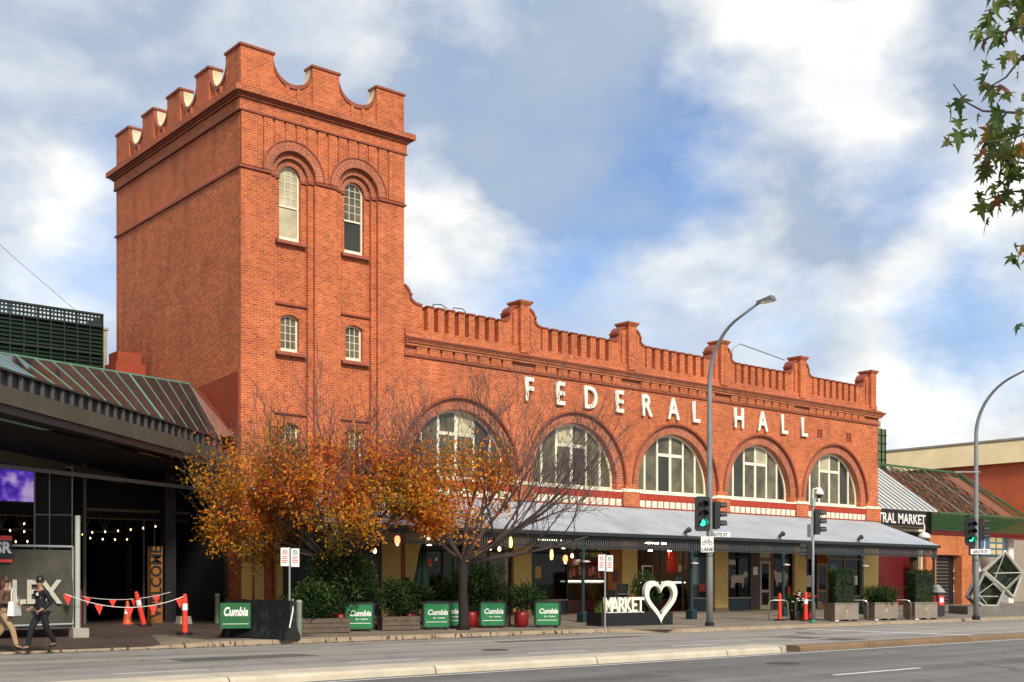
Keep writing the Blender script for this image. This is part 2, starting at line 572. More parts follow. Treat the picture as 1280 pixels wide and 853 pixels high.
# ------------------------------------------------------------------ ground, roads, pavements
def road_mat(name, c1, c2, dark):
    m = mat(name, c1, .85, vscale=.35, bump=.3, bscale=70, col2=c2)
    t = m.node_tree
    ln = t.links.new
    b = t.nodes['Principled BSDF']
    src = b.inputs['Base Color'].links[0].from_socket
    geo = t.nodes.new('ShaderNodeNewGeometry')
    def nz(scale, vec=(1, 1, 1), detail=5, lo=.4, hi=.65, a=1.0, b_=.7):
        mp_ = t.nodes.new('ShaderNodeMapping'); mp_.inputs['Scale'].default_value = vec
        ln(geo.outputs['Position'], mp_.inputs[0])
        n_ = t.nodes.new('ShaderNodeTexNoise'); n_.inputs['Scale'].default_value = scale; n_.inputs['Detail'].default_value = detail
        ln(mp_.outputs[0], n_.inputs['Vector'])
        r_ = t.nodes.new('ShaderNodeMapRange'); r_.inputs[1].default_value = lo; r_.inputs[2].default_value = hi; r_.inputs[3].default_value = a; r_.inputs[4].default_value = b_
        ln(n_.outputs['Fac'], r_.inputs[0])
        return r_.outputs[0]
    lanes = nz(1.0, (.035, .9, 1), 4, .42, .62, 1.06, .72)          # worn wheel tracks along the street
    spots = nz(1.1, (1, 1, 1), 6, .56, .72, 1.0, .72)
    grit = nz(22.0, (1, 1, 1), 3, .3, .7, .84, 1.16)
    vo = t.nodes.new('ShaderNodeTexVoronoi'); vo.feature = 'DISTANCE_TO_EDGE'; vo.inputs['Scale'].default_value = .33
    nd = t.nodes.new('ShaderNodeTexNoise'); nd.inputs['Scale'].default_value = 1.4; nd.inputs['Detail'].default_value = 5
    ln(geo.outputs['Position'], nd.inputs['Vector'])
    va = t.nodes.new('ShaderNodeVectorMath'); va.operation = 'MULTIPLY_ADD'; va.inputs[1].default_value = (1.1, 1.1, 0)
    ln(nd.outputs['Color'], va.inputs[0]); ln(geo.outputs['Position'], va.inputs[2])
    ln(va.outputs[0], vo.inputs['Vector'])
    cr_ = t.nodes.new('ShaderNodeMapRange'); cr_.inputs[1].default_value = .0; cr_.inputs[2].default_value = .010; cr_.inputs[3].default_value = dark; cr_.inputs[4].default_value = 1
    ln(vo.outputs['Distance'], cr_.inputs[0])
    prod = None
    for s_ in (lanes, spots, grit, cr_.outputs[0]):
        if prod is None:
            prod = s_
        else:
            q = t.nodes.new('ShaderNodeMath'); q.operation = 'MULTIPLY'; ln(prod, q.inputs[0]); ln(s_, q.inputs[1]); prod = q.outputs[0]
    v = t.nodes.new('ShaderNodeVectorMath'); v.operation = 'SCALE'
    ln(src, v.inputs[0]); ln(prod, v.inputs['Scale']); ln(v.outputs[0], b.inputs['Base Color'])
    return m
ASPH = road_mat('asphalt_new', (.125, .119, .109), (.18, .171, .157), .6)
ASPHL = road_mat('asphalt_worn', (.23, .214, .190), (.31, .29, .26), .7)
PAVE = road_mat('paving', (.155, .122, .088), (.25, .205, .155), .75)
GROUND = mat('ground_earth', (.12, .11, .10), .9, vscale=.2)
LINE = mat('road_paint', (.50, .49, .46), .7, vscale=7, col2=(.72, .71, .67))
struct('ground', MB().quad((-900, -900, -.03), (900, -900, -.03), (900, 900, -.03), (-900, 900, -.03)), GROUND)
def sheet(name, x0, x1, y0, y1, z, m, nx=1):
    mb = MB()
    for i in range(nx):
        a, b = x0 + (x1 - x0) * i / nx, x0 + (x1 - x0) * (i + 1) / nx
        mb.quad((a, y0, z), (b, y0, z), (b, y1, z), (a, y1, z))
    return struct(name, mb, m)
sheet('road', -80, 220, -14, 18.3, 0, ASPH)
sheet('road', -80, 220, 18.3, 29.75, 0, ASPHL)
def ky_g(x):
    return 29.6 if x < 28 else 27.55
XS = [-80, 12.8, 14.2, 28.3, 30.0, 40.1, 41.2, 43.2, 44.4, 220]
KY = [29.6, 29.6, 29.6, 29.6, 27.55, 27.55, 27.6, 27.6, 27.55, 27.4]
KZ = [.04, .04, .12, .12, .12, .12, .12, .12, .12, .12]
rows = []
for x, k, kz in zip(XS, KY, KZ):
    rows.append([(x, k, kz), (x, 33.7, .17), (x, 37.5, .364), (x, 62, .37)])
mb = MB()
for a, b in zip(rows, rows[1:]):
    for i in range(3):
        mb.quad(a[i], b[i], b[i + 1], a[i + 1])
pav = struct('pavement', mb, PAVE)
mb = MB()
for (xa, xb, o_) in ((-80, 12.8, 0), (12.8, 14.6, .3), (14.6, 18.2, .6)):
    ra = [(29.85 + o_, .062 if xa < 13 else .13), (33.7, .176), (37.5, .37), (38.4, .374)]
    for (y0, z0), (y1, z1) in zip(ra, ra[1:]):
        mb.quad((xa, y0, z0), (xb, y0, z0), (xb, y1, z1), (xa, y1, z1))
struct('pavement_shade', mb, mat('pavement_shade_brown', (.045, .030, .022), .75, vscale=.8, bump=.2, col2=(.085, .060, .045)))  # dark sheet over the pavement: the shade there is put into its colour
# repairs, manhole covers and gutter grates in the road
PATCH = road_mat('asphalt_patch', (.085, .080, .074), (.13, .122, .112), .8)
for (xa, xb, ya, yb) in ((11.0, 14.4, 24.2, 25.3), (21.5, 27.5, 26.1, 26.9), (30.0, 31.4, 20.6, 23.6), (12.6, 16.2, 14.6, 15.5)):
    struct('road_patch', MB().quad((xa, ya, .003), (xb, ya + .1, .003), (xb - .05, yb, .003), (xa + .1, yb - .06, .003)), PATCH)
for (xa, ya) in ((19.0, 23.4), (33.5, 24.6), (20.5, 15.6)):
    mh = struct('manhole_cover', MB().lathe([(.36, .0), (.36, .006)], 20, (xa, ya, 0)), mat('cast_iron', (.05, .045, .04), .6, .4))
for xa in (22.6, 36.5):
    gr = struct('drain_grate', MB().box(xa, xa + .9, ky_g(xa) - .5, ky_g(xa) - .2, .0, .008), mat('cast_iron', (.05, .045, .04), .6, .4))
# kerb stones, each its own piece
def ky(x):
    for i in range(len(XS) - 1):
        if XS[i] <= x <= XS[i + 1]:
            t = (x - XS[i]) / (XS[i + 1] - XS[i])
            return KY[i] + (KY[i + 1] - KY[i]) * t, KZ[i] + (KZ[i + 1] - KZ[i]) * t
    return KY[-1], KZ[-1]
kr = setp(bpy.data.objects.new('kerb', None), kind='structure')
COL.objects.link(kr)
x = -2.0
KM = mat('kerb_stone', (.25, .185, .115), .85, vscale=1.2, bump=.2, col2=(.38, .30, .21))
while x < 66:
    x2 = x + 1.8
    (y0, z0), (y1, z1) = ky(x), ky(x2 - .02)
    part('kerb_stone', MB().hexa([(x, y0 - .16, -.02), (x2 - .02, y1 - .16, -.02), (x2 - .02, y1 + .14, -.02), (x, y0 + .14, -.02),
                                  (x, y0 - .14, z0 + .006), (x2 - .02, y1 - .14, z1 + .006), (x2 - .02, y1 + .14, z1 + .01), (x, y0 + .14, z0 + .01)]), KM, kr)
    x = x2
part('gutter_strip', MB().quad((-80, 29.25, .004), (28.3, 29.25, .004), (28.3, 29.5, .004), (-80, 29.5, .004)).quad((30, 27.15, .004), (160, 27.0, .004), (160, 27.35, .004), (30, 27.45, .004)).quad((28.3, 29.25, .004), (30, 27.15, .004), (30, 27.45, .004), (28.3, 29.5, .004)), CONCD, kr)
# median island: rounded concrete blocks, then a low brown kerb
md = setp(bpy.data.objects.new('median_island', None), kind='structure')
COL.objects.link(md)
MEDC = mat('median_concrete', (.40, .345, .25), .85, vscale=1.6, bump=.25, col2=(.54, .48, .37))
def med_block(xa, xb, m, yy=(18.0, 19.15), h=.15):
    y0, y1 = yy
    prof = [(y0, -.02), (y0 + .02, h * .6), (y0 + .07, h * .92), (y0 + .16, h), (y1 - .16, h), (y1 - .07, h * .92), (y1 - .02, h * .6), (y1, -.02)]
    return part('median_block', MB().prism([prof], xa, xb, 'X'), m, md)
x = -12.0
while x < 23:
    med_block(x, min(x + 4.2, 23.6) - .03, MEDC)
    x += 4.2
nose = MB()
prof = []
for i in range(9):
    a = R(-90 + 180 * i / 8)
    prof.append((23.6 + .55 * math.cos(a), 18.575 + .575 * math.sin(a)))
nose.prism([prof], -.02, .15, 'Z')
part('median_nose', nose, MEDC, md)
x = 24.35
while x < 110:
    med_block(x, x + 2.97, CONCB, (18.0, 18.55), .15)
    x += 3
# painted lines
def line(x0, x1, y0, y1, name='road_marking'):
    return struct(name, MB().quad((x0, y0, .004), (x1, y0, .004), (x1, y1, .004), (x0, y1, .004)), LINE)
line(-20, 110, 17.62, 17.72)
for x in (-5.4, 6.6, 18.6, 30.6, 42.6):
    line(x, x + 2.9, 12.95, 13.09)
for x in (3.4, 8.5, 13.6, 18.7, 23.8, 29):
    line(x, x + 1.9, 21.7, 21.82)
line(36.15, 36.5, 19.4, 26.6, 'stop_line')
for x in (38.2, 41.8):
    line(x, x + .12, 19.0, 27.2, 'crossing_line')
line(48, 80, 24.4, 24.52)

# ------------------------------------------------------------------ market hall with its tower
X0, X1, Y0, Y1 = 19.12, 25.95, 37.5, 48.63
HX1 = 57.7
hall = thing('market_hall', 'red brick market hall with arched windows and a castellated corner tower', 'building', ((X0 + HX1) / 2, Y0, 0))
def hp(name, mb, m, parent=None, **kw):
    return part(name, mb, m, parent or hall, world=True, **kw)
C1, C2 = 21.18, 23.88
SPR = 16.19
# tower: three brick leaves stepped back round each window bay
hp('tower_front_wall', MB().prism([rect(X0, X1, .0, 18.05), arch_loop(C1, 1.2, SPR, .88), arch_loop(C2, 1.2, SPR, .88)], Y0, Y0 + .13), BRICK)
hp('tower_bay_wall', MB().prism([rect(X0 + .1, X1 - .1, .0, 18.0), arch_loop(C1, 1.2, SPR, .66), arch_loop(C2, 1.2, SPR, .66)], Y0 + .132, Y0 + .26), BRICK)
holes = []
for c in (C1, C2):
    holes += [arch_loop(c, 13.95, SPR, .435), seg_loop(c, .37, 9.98, 11.30, .12), seg_loop(c, .37, 6.15, 7.42, .12)]
hp('tower_window_wall', MB().prism([rect(X0 + .1, X1 - .1, .0, 18.0)] + holes, Y0 + .262, Y0 + .55), BRICK)
body = MB()
body.box(X0, X0 + .4, Y0 + .13, Y1, 0, 18.05)
body.box(X1 - .4, X1, Y0 + .13, Y1, 0, 18.05)
body.box(X0 + .4, X1 - .4, Y1 - .4, Y1, 0, 18.05)
body.box(X0 + .4, X1 - .4, Y0 + .56, Y1 - .4, 18.6, 18.75)
hp('tower_side_wall', body, BRICK)
dk = MB()
dk.box(X0 + .42, X1 - .42, Y0 + .95, Y0 + 1.0, 1, 18)
hp('tower_inner_lining', dk, INTER)
for c in (C1, C2):
    hp('arch_ring', MB().ring(c, SPR, .88, 1.21, Y0 - .06, Y0 + .05), VOUS)
    hp('arch_ring', MB().ring(c, SPR, .655, .885, Y0 + .122, Y0 + .25), VOUS)
    hp('arch_ring', MB().ring(c, SPR, .43, .665, Y0 + .252, Y0 + .5), VOUS)
    hp('arch_hood', MB().ring(c, SPR, 1.205, 1.25, Y0 - .09, Y0 + .05), TERRA)
    for z, hw in ((13.85, .60), (9.88, .60), (6.05, .60)):
        hp('window_sill', MB().hexa([(c - hw, Y0 + .08, z - .07), (c + hw, Y0 + .08, z - .07), (c + hw, Y0 + .3, z - .07), (c - hw, Y0 + .3, z - .07),
                                     (c - hw, Y0 + .10, z + .04), (c + hw, Y0 + .10, z + .04), (c + hw, Y0 + .45, z + .11), (c - hw, Y0 + .45, z + .11)]), TERRA)
    for z in (11.62, 7.72):
        hp('lintel_label', MB().box(c - .655, c + .655, Y0 + .18, Y0 + .29, z, z + .06), TERRA)
    for z in (11.30, 7.42):
        r = MB()
        for k in range(11):
            a = (k - 5) / 5
            xa = c + a * .42
            r.hexa([(xa - .03, Y0 + .252, z - .12 * a * a + .0), (xa + .03, Y0 + .252, z - .12 * a * a + .0), (xa + .03, Y0 + .4, z - .12 * a * a), (xa - .03, Y0 + .4, z - .12 * a * a),
                    (xa - .03 + a * .05, Y0 + .252, z + .2 - .10 * a * a), (xa + .03 + a * .05, Y0 + .252, z + .2 - .10 * a * a), (xa + .03 + a * .05, Y0 + .4, z + .2 - .1 * a * a), (xa - .03 + a * .05, Y0 + .4, z + .2 - .1 * a * a)])
        hp('segmental_arch', r, BRICK)
YW = Y0 + .40
for i, c in enumerate((C1, C2)):
    fr = MB().prism([arch_loop(c, 13.95, SPR, .435, 20), arch_loop(c, 14.10, SPR, .37, 20)], YW, YW + .07)
    fr.box(c - .37, c + .37, YW + .005, YW + .06, 15.16, 15.22)
    wn = hp('window', fr, CREAMW)
    pl = MB().prism([rect(c - .37, c + .37, 14.10, 15.16)], YW + .05, YW + .055)
    hp('lower_pane', pl, GLASSL if i == 0 else GLASSD, wn)
    pu = MB().prism([arch_loop(c, 15.22, SPR, .37, 20)], YW + .03, YW + .035)
    hp('upper_pane', pu, GLASSL if i == 0 else GLASSO, wn, label='leadlight pane under the arch')
    gb = MB()
    for dx in (-.125, .125):
        gb.box(c + dx - .01, c + dx + .01, YW + .012, YW + .028, 15.22, SPR + .34)
    for z in (15.5, 15.78, 16.06, 16.32):
        gb.box(c - .36, c + .36, YW + .014, YW + .026, z, z + .018)
    hp('glazing_bar', gb, CREAMW, wn)
    for zb in (9.98, 6.15):
        f2 = hp('window', MB().prism([seg_loop(c, .37, zb, zb + 1.32, .12), seg_loop(c, .30, zb + .13, zb + 1.25, .09)], YW, YW + .07), CREAMW)
        xs = [-.30, -.10, .10, .30]
        for a, b in zip(xs, xs[1:]):
            for q in range(4):
                z = zb + .13 + q * .275
                hp('pane', MB().box(c + a + .008, c + b - .008, YW + .04, YW + .045, z, z + .262), GLASSO, f2)
        g2 = MB()
        for dx in (-.10, .10):
            g2.box(c + dx - .011, c + dx + .011, YW + .015, YW + .05, zb + .12, zb + 1.24)
        for q in (1, 2, 3):
            g2.box(c - .3, c + .3, YW + .017, YW + .048, zb + .12 + q * .275, zb + .14 + q * .275)
        hp('glazing_bar', g2, CREAMW, f2)
# string course, ribs, frieze band and cornice
sg = [(X0 - .07, C1 - .88), (C1 + .88, C2 - .88), (C2 + .88, X1 + .07)]
for a, b in sg:
    hp('string_course', MB().box(a, b, Y0 - .07, Y0 + .02, SPR - .11, SPR - .03), TERRA)
for c in (C1, C2):
    for s_ in (-1, 1):
        hp('string_course', MB().box(*sorted((c + s_ * .66, c + s_ * .875)), Y0 + .07, Y0 + .14, SPR - .11, SPR - .03), TERRA)
        hp('string_course', MB().box(*sorted((c + s_ * .435, c + s_ * .655)), Y0 + .20, Y0 + .27, SPR - .11, SPR - .03), TERRA)
hp('string_course', MB().box(X0 - .07, X0 + .02, Y0 + .02, Y1 + .07, SPR - .11, SPR - .03), TERRA)
hp('string_course', MB().box(X1 - .02, X1 + .07, Y0 + .02, Y1 + .07, SPR - .11, SPR - .03), TERRA)
k = 0
x = X0 + .86
hp('corner_rib', MB().box(X0, x - .06, Y0 - .055, Y0 + .02, SPR, 18.04), BRICK)
while x + .36 < X1 - .8:
    lpr = []
    for q in range(8):
        xx = x + .35 * q / 7
        lpr.append((xx, max([SPR] + [SPR + math.sqrt(1.24 ** 2 - (xx - c) ** 2) for c in (C1, C2) if abs(xx - c) < 1.24])))
    hp('rib', MB().prism([lpr + [(x + .35, 18.04), (x, 18.04)]], Y0 - .055, Y0 + .02), BRICK)
    x += .435
hp('corner_rib', MB().box(x + .02, X1, Y0 - .055, Y0 + .02, SPR, 18.04), BRICK)
def collar(name, d, z0, z1, m):
    b = MB()
    b.box(X0 - d, X1 + d, Y0 - d, Y0 + .2, z0, z1)
    b.box(X0 - d, X0 + .2, Y0 + .2, Y1 + d, z0, z1)
    b.box(X1 - .2, X1 + d, Y0 + .2, Y1 + d, z0, z1)
    b.box(X0 + .2, X1 - .2, Y1 - .2, Y1 + d, z0, z1)
    return hp(name, b, m)
collar('frieze_lip', .10, 18.03, 18.09, TERRA)
collar('frieze_band', .075, 18.09, 18.46, BRICK)
collar('cornice_bed', .15, 18.46, 18.53, TERRAB)
collar('cornice_bed', .22, 18.53, 18.60, TERRA)
collar('cornice', .33, 18.60, 18.80, TERRAB)
cs = MB()
d0, d1 = .33, .05
cs.hexa([(X0 - d0, Y0 - d0, 18.80), (X1 + d0, Y0 - d0, 18.80), (X1 + d0, Y1 + d0, 18.80), (X0 - d0, Y1 + d0, 18.80),
         (X0 - d1, Y0 - d1, 18.92), (X1 + d1, Y0 - d1, 18.92), (X1 + d1, Y1 + d1, 18.92), (X0 - d1, Y1 + d1, 18.92)])
hp('cornice_weathering', cs, TERRA)
def scoop(a, b, z1=20.33, zb=19.42, n=18):
    return [(a + (b - a) * .5 * (1 - math.cos(math.pi * i / n)), z1 - (z1 - zb) * math.sin(math.pi * i / n) ** .8) for i in range(n + 1)]
fx = [(X0, 20.39), (21.96, 23.07), (24.71, X1)]
fy = [(Y0, 38.64), (39.97, 41.03), (42.41, 43.57), (44.84, 45.93), (47.31, Y1)]
def parapet(segs, axis, d_out, d_in):
    sgn = 1 if d_in > d_out else -1
    lp = [(segs[0][0] + .02, 18.92), (segs[-1][1] - .02, 18.92), (segs[-1][1] - .02, 20.32)]
    for i in range(len(segs) - 1, 0, -1):
        lp += [(a, b) for a, b in reversed(scoop(segs[i - 1][1], segs[i][0]))]
    lp += [(segs[0][0] + .02, 20.32)]
    hp('parapet_wall', MB().prism([lp], d_out + .07 * sgn, d_in - .02 * sgn, axis), BRICK)
    for i in range(len(segs) - 1):
        a, b = segs[i][1], segs[i + 1][0]
        s1 = scoop(a, b)
        s2 = [(p, z + .05) for p, z in s1]
        hp('scoop_lining', MB().prism([s1 + s2[::-1]], d_out + .14 * sgn, d_in, axis), RENDERC)
        hp('scoop_edging', MB().prism([[(p, z - .10) for p, z in s1] + s2[::-1]], d_out + .02 * sgn, d_out + .138 * sgn, axis), TERRA)
        for t in (.36, .64):
            p = a + (b - a) * t
            bx = MB()
            if axis == 'Y':
                bx.box(p - .06, p + .06, *sorted((d_out + .02 * sgn, d_out + .1 * sgn)), 18.92, 19.36)
            else:
                bx.box(*sorted((d_out + .02 * sgn, d_out + .1 * sgn)), p - .06, p + .06, 18.92, 19.36)
            hp('scoop_rib', bx, BRICK)
    for j, (a, b) in enumerate(segs):
        if axis == 'X' and j == 0:
            a += .51
        m1 = MB()
        lo, hi = sorted((d_out, d_in))
        c1 = MB()
        if axis == 'Y':
            m1.box(a, b, lo, hi, 18.92, 20.30)
            c1.box(a - .05, b + .05, lo - .05, hi + .05, 20.30, 20.38)
        else:
            m1.box(lo, hi, a, b, 18.92, 20.30)
            c1.box(lo - .05, hi + .05, a + (.06 if j == 0 else -.05), b + .05, 20.30, 20.38)
        mo = hp('merlon', m1, BRICK)
        hp('coping', c1, TERRA, mo)
parapet(fx, 'Y', Y0, Y0 + .5)
parapet(fy, 'X', X0, X0 + .5)
bk = MB()
lpb = [(X0 + .52, 18.92), (X1 - .02, 18.92), (X1 - .02, 20.2), (24.7, 20.2)] + [(p, z) for p, z in reversed(scoop(23.07, 24.7))] + [(21.96, 20.3)] + [(p, z) for p, z in reversed(scoop(20.4, 21.96))] + [(X0 + .52, 20.2)]
bk.prism([lpb], Y1 - .45, Y1 - .05)
hp('parapet_back_wall', bk, BRICK)
bk = MB()
lpb = [(Y0 + .55, 18.92), (Y1 - .5, 18.92)]
for i in range(4, 0, -1):
    lpb += [(a, b) for a, b in reversed(scoop(fy[i - 1][1] + (.0 if i > 1 else 0), fy[i][0]))]
lpb += [(Y0 + .55, 20.3)]
bk.prism([lpb], X1 - .45, X1 - .05, 'X')
hp('parapet_back_wall', bk, BRICK)
hp('render_patch', MB().prism([[(37.62, 9.05), (42.6, 8.75), (41.2, 7.2), (37.62, 5.2)]], X0 - .03, X0 + .02, 'X'), RUST, label='smooth rust red flashing where the canopy roof meets the tower')

# hall front
BAYX = [31.88, 38.17, 44.46, 50.68, 56.9]
CX = [28.76, 35.03, 41.32, 47.57, 53.79]
AS, AB = 6.15, 5.84
hp('hall_front_wall', MB().prism([rect(X1, HX1, 4.6, 11.0)] + [arch_loop(c, AB, AS, 2.90, 36) for c in CX], Y0, Y0 + .12), BRICK)
hp('hall_arch_wall', MB().prism([rect(X1, HX1 - .02, 4.6, 11.0)] + [arch_loop(c, AB + .01, AS, 2.46, 36) for c in CX], Y0 + .122, Y0 + .55), BRICK)
for c in CX:
    hp('arch_ring', MB().ring(c, AS, 2.455, 2.895, Y0 + .11, Y0 + .56, n=44), VOUS)
    hp('arch_hood', MB().ring(c, AS, 2.88, 2.97, Y0 - .045, Y0 + .1, n=44), TERRA)
bx = MB()
bx.box(HX1 - .4, HX1, Y0 + .55, 50, 0, 11.0)
bx.box(X1 + .01, HX1, 49.6, 50, 0, 11.0)
bx.box(X1 + .01, HX1 - .1, Y0 + .4, 49.6, 11.0, 11.3)
hp('hall_side_wall', bx, BRICK)
hp('hall_inner_lining', MB().box(X1 + .1, HX1 - .5, Y0 + 1.6, Y0 + 1.65, 4.7, 10.9), INTER)
YA = Y0 + .42
for wi, c in enumerate(CX):
    fr = MB().prism([arch_loop(c, AB, AS, 2.46, 36), arch_loop(c, AB + .13, AS, 2.36, 36)], YA, YA + .10)
    wn = hp('arched_window', fr, CREAMW)
    offs = [-1.72, -.88, 0, .88, 1.72]
    for o in offs:
        ztop = AS + math.sqrt(2.40 ** 2 - o * o)
        wd = .075 if o == 0 else .055
        hp('mullion', MB().box(c + o - wd, c + o + wd, YA + .008, YA + .09, AB + .125, ztop), CREAMW, wn)
    hp('transom', MB().box(c - .825, c + .825, YA + .014, YA + .084, 7.58, 7.72), CREAMW, wn)
    edges = [-2.36] + offs + [2.36]
    for j in range(6):
        a, b = edges[j], edges[j + 1]
        lp = [(c + a, AB + .13), (c + b, AB + .13)]
        for i in range(7):
            xx = b + (a - b) * i / 6
            lp.append((c + xx, AS + math.sqrt(max(0, 2.37 ** 2 - xx * xx))))
        mm = GLASSO if (j * 7 + wi * 3) % 4 else GLASSD
        if j in (2, 3):
            hp('pane', MB().box(c + a, c + b, YA + .05, YA + .056, AB + .13, 7.6), mm, wn)
            lp[0], lp[1] = (c + a, 7.7), (c + b, 7.7)
            mm = GLASSL if (wi + j) % 3 == 0 else GLASSO
        hp('pane', MB().prism([lp], YA + .05, YA + .056), mm, wn)
    sl_ = hp('window_sill', MB().hexa([(c - 2.62, Y0 - .13, 5.74), (c + 2.62, Y0 - .13, 5.74), (c + 2.62, YA + .1, 5.74), (c - 2.62, YA + .1, 5.74),
                                       (c - 2.62, Y0 - .12, 5.82), (c + 2.62, Y0 - .12, 5.82), (c + 2.62, YA + .12, 5.90), (c - 2.62, YA + .12, 5.90)]), CREAMW)
    hp('red_moulding', MB().hexa([(c - 2.6, Y0 - .05, 5.46), (c + 2.6, Y0 - .05, 5.46), (c + 2.6, Y0 + .05, 5.46), (c - 2.6, Y0 + .05, 5.46),
                                  (c - 2.6, Y0 - .11, 5.735), (c + 2.6, Y0 - .11, 5.735), (c + 2.6, Y0 + .05, 5.735), (c - 2.6, Y0 + .05, 5.735)]), REDTILE)
    hp('block_backing', MB().box(c - 2.6, c + 2.6, Y0 - .02, Y0 + .05, 5.10, 5.46), REDTILE)
    hp('red_moulding', MB().box(c - 2.6, c + 2.6, Y0 - .10, Y0 + .05, 4.98, 5.10), REDTILE)
    for k in range(13):
        xx = c - 2.4 + k * .4
        hp('cream_block', MB().hexa([(xx - .15, Y0 - .08, 5.13), (xx + .15, Y0 - .08, 5.13), (xx + .15, Y0, 5.13), (xx - .15, Y0, 5.13),
                                     (xx - .15, Y0 - .09, 5.43), (xx + .15, Y0 - .09, 5.43), (xx + .15, Y0, 5.43), (xx - .15, Y0, 5.43)]), CREAMW)
for bxx in [26.2] + BAYX:
    a, b = bxx - .50, bxx + .50
    if bxx > 56:
        b = HX1 + .03
    if bxx < 27:
        a = X1
    hp('pier_pedestal', MB().box(a, b, Y0 - .14, Y0 + .01, 4.9, 5.76), BRICK)
    hp('pier_moulding', MB().box(a - .03, b + .03, Y0 - .18, Y0 + .01, 5.1, 5.18), TERRAB)
    hp('pier_string', MB().box(a - .02, b + .04, Y0 - .17, Y0 + .02, 5.765, 5.90), CREAMW)
# entablature
hp('string_course', MB().box(X1, HX1 + .06, Y0 - .07, Y0 + .02, 10.40, 10.48), TERRA)
hp('corbel_backing', MB().box(X1, HX1 + .02, Y0 - .02, Y0 + .01, 10.48, 10.80), TERRAB)
hp('cornice_bed', MB().box(X1, HX1 + .14, Y0 - .17, Y0 + .02, 10.79, 10.88), TERRAB)
hp('cornice', MB().hexa([(X1, Y0 - .20, 10.88), (HX1 + .2, Y0 - .20, 10.88), (HX1 + .2, Y0 + .5, 10.88), (X1, Y0 + .5, 10.88),
                         (X1, Y0 - .30, 11.04), (HX1 + .3, Y0 - .30, 11.04), (HX1 + .3, Y0 + .5, 11.04), (X1, Y0 + .5, 11.04)]), TERRAB)
hp('cornice_lip', MB().box(X1, HX1 + .34, Y0 - .33, Y0 + .5, 11.04, 11.09), TERRA)
pbm = MB().hexa([(X1, Y0 - .28, 11.09), (HX1 + .2, Y0 - .28, 11.09), (HX1 + .2, Y0 + .6, 11.09), (X1, Y0 + .6, 11.09),
                 (X1, Y0 - .10, 11.22), (HX1 + .05, Y0 - .10, 11.22), (HX1 + .05, Y0 + .6, 11.22), (X1, Y0 + .6, 11.22)])
hp('cornice_weathering', pbm, TERRAB)
hp('parapet_plinth', MB().box(X1, HX1 - .2, Y0 - .08, Y0 + .6, 11.22, 11.46), BRICK)
hp('parapet_wall', MB().box(X1, HX1 - .25, Y0 + .20, Y0 + .58, 11.46, 12.36), BRICK)
hp('parapet_coping', MB().box(X1, HX1 - .25, Y0 + .10, Y0 + .62, 12.36, 12.42), TERRA)
spans = [(26.9, 30.95), (32.8, 37.25), (39.1, 43.55), (45.4, 49.75), (51.6, 55.95)]
for a, b in spans:
    n = 8
    p = (b - a) / n
    for k in range(n):
        xx = a + p * (k + .5)
        fn = hp('parapet_pier', MB().box(xx - p * .29, xx + p * .29, Y0 - .075, Y0 + .22, 11.46, 12.38), BRICK)
        hp('pier_cap', MB().box(xx - p * .34, xx + p * .34, Y0 - .11, Y0 + .3, 12.38, 12.44), TERRA, fn)
for a, b in [(26.4, 31.3), (32.45, 37.6), (38.75, 43.9), (45.0, 50.1), (51.25, 56.3)]:
    n = 8
    p = (b - a) / n
    for k in range(n):
        xx = a + p * (k + .5)
        hp('corbel', MB().hexa([(xx - p * .40, Y0 - .09, 10.49), (xx + p * .40, Y0 - .09, 10.49), (xx + p * .40, Y0, 10.49), (xx - p * .40, Y0, 10.49),
                                (xx - p * .40, Y0 - .14, 10.785), (xx + p * .40, Y0 - .14, 10.785), (xx + p * .40, Y0, 10.785), (xx - p * .40, Y0, 10.785)]), BRICK)
def finial(cx, left=True, right=True):
    lp = []
    prof = [(1.02, 11.3), (1.02, 12.44), (.88, 12.47), (.78, 12.54), (.72, 12.64), (.70, 12.72), (.78, 12.74), (.78, 12.79), (.70, 12.80), (.66, 12.92), (.56, 13.03), (.44, 13.10), (.28, 13.12)]
    r = prof if right else [(.40, 11.3), (.40, 13.12)]
    l = prof if left else [(.30, 11.3), (.30, 13.12)]
    lp = [(cx + a, z) for a, z in r] + [(cx - a, z) for a, z in reversed(l)]
    f = hp('finial', MB().prism([lp], Y0 + .0, Y0 + .46), BRICK)
    hp('finial_pier', MB().box(cx - .24, cx + .24, Y0 - .20, Y0 + .50, 11.2, 13.20), BRICK, f)
    for s in (-1, 1):
        if (s < 0 and left) or (s > 0 and right):
            hp('finial_fin', MB().box(cx + s * .46 - .09, cx + s * .46 + .09, Y0 - .09, Y0 + .01, 11.46, 12.82), BRICK, f)
            top = [(cx + s * a, z + .03) for a, z in prof[1:]] + [(cx + s * (a - .05), z - .05) for a, z in reversed(prof[1:])]
            hp('finial_coping', MB().prism([top], Y0 - .05, Y0 + .52), TERRA, f)
    hp('finial_cap', MB().taper(cx, Y0 + .15, 13.16, 13.28, .26, .36, .34, .44).box(cx - .35, cx + .35, Y0 - .30, Y0 + .60, 13.28, 13.35), TERRAB, f)
st_ = [(.72, 12.64), (.70, 12.72), (.78, 12.74), (.78, 12.79), (.70, 12.80), (.66, 12.92), (.56, 13.03), (.44, 13.10), (.41, 13.1)]
stub = [(.41, 11.3), (1.25, 11.3), (1.25, 12.44), (.98, 12.47), (.84, 12.54)] + st_
sb_ = hp('finial_stub', MB().prism([[(25.55 + a, z) for a, z in stub]], Y0 + .0, Y0 + .46), BRICK, label='half scroll where the hall parapet meets the tower')
cpn = [(1.25, 12.44), (.98, 12.47), (.84, 12.54)] + st_
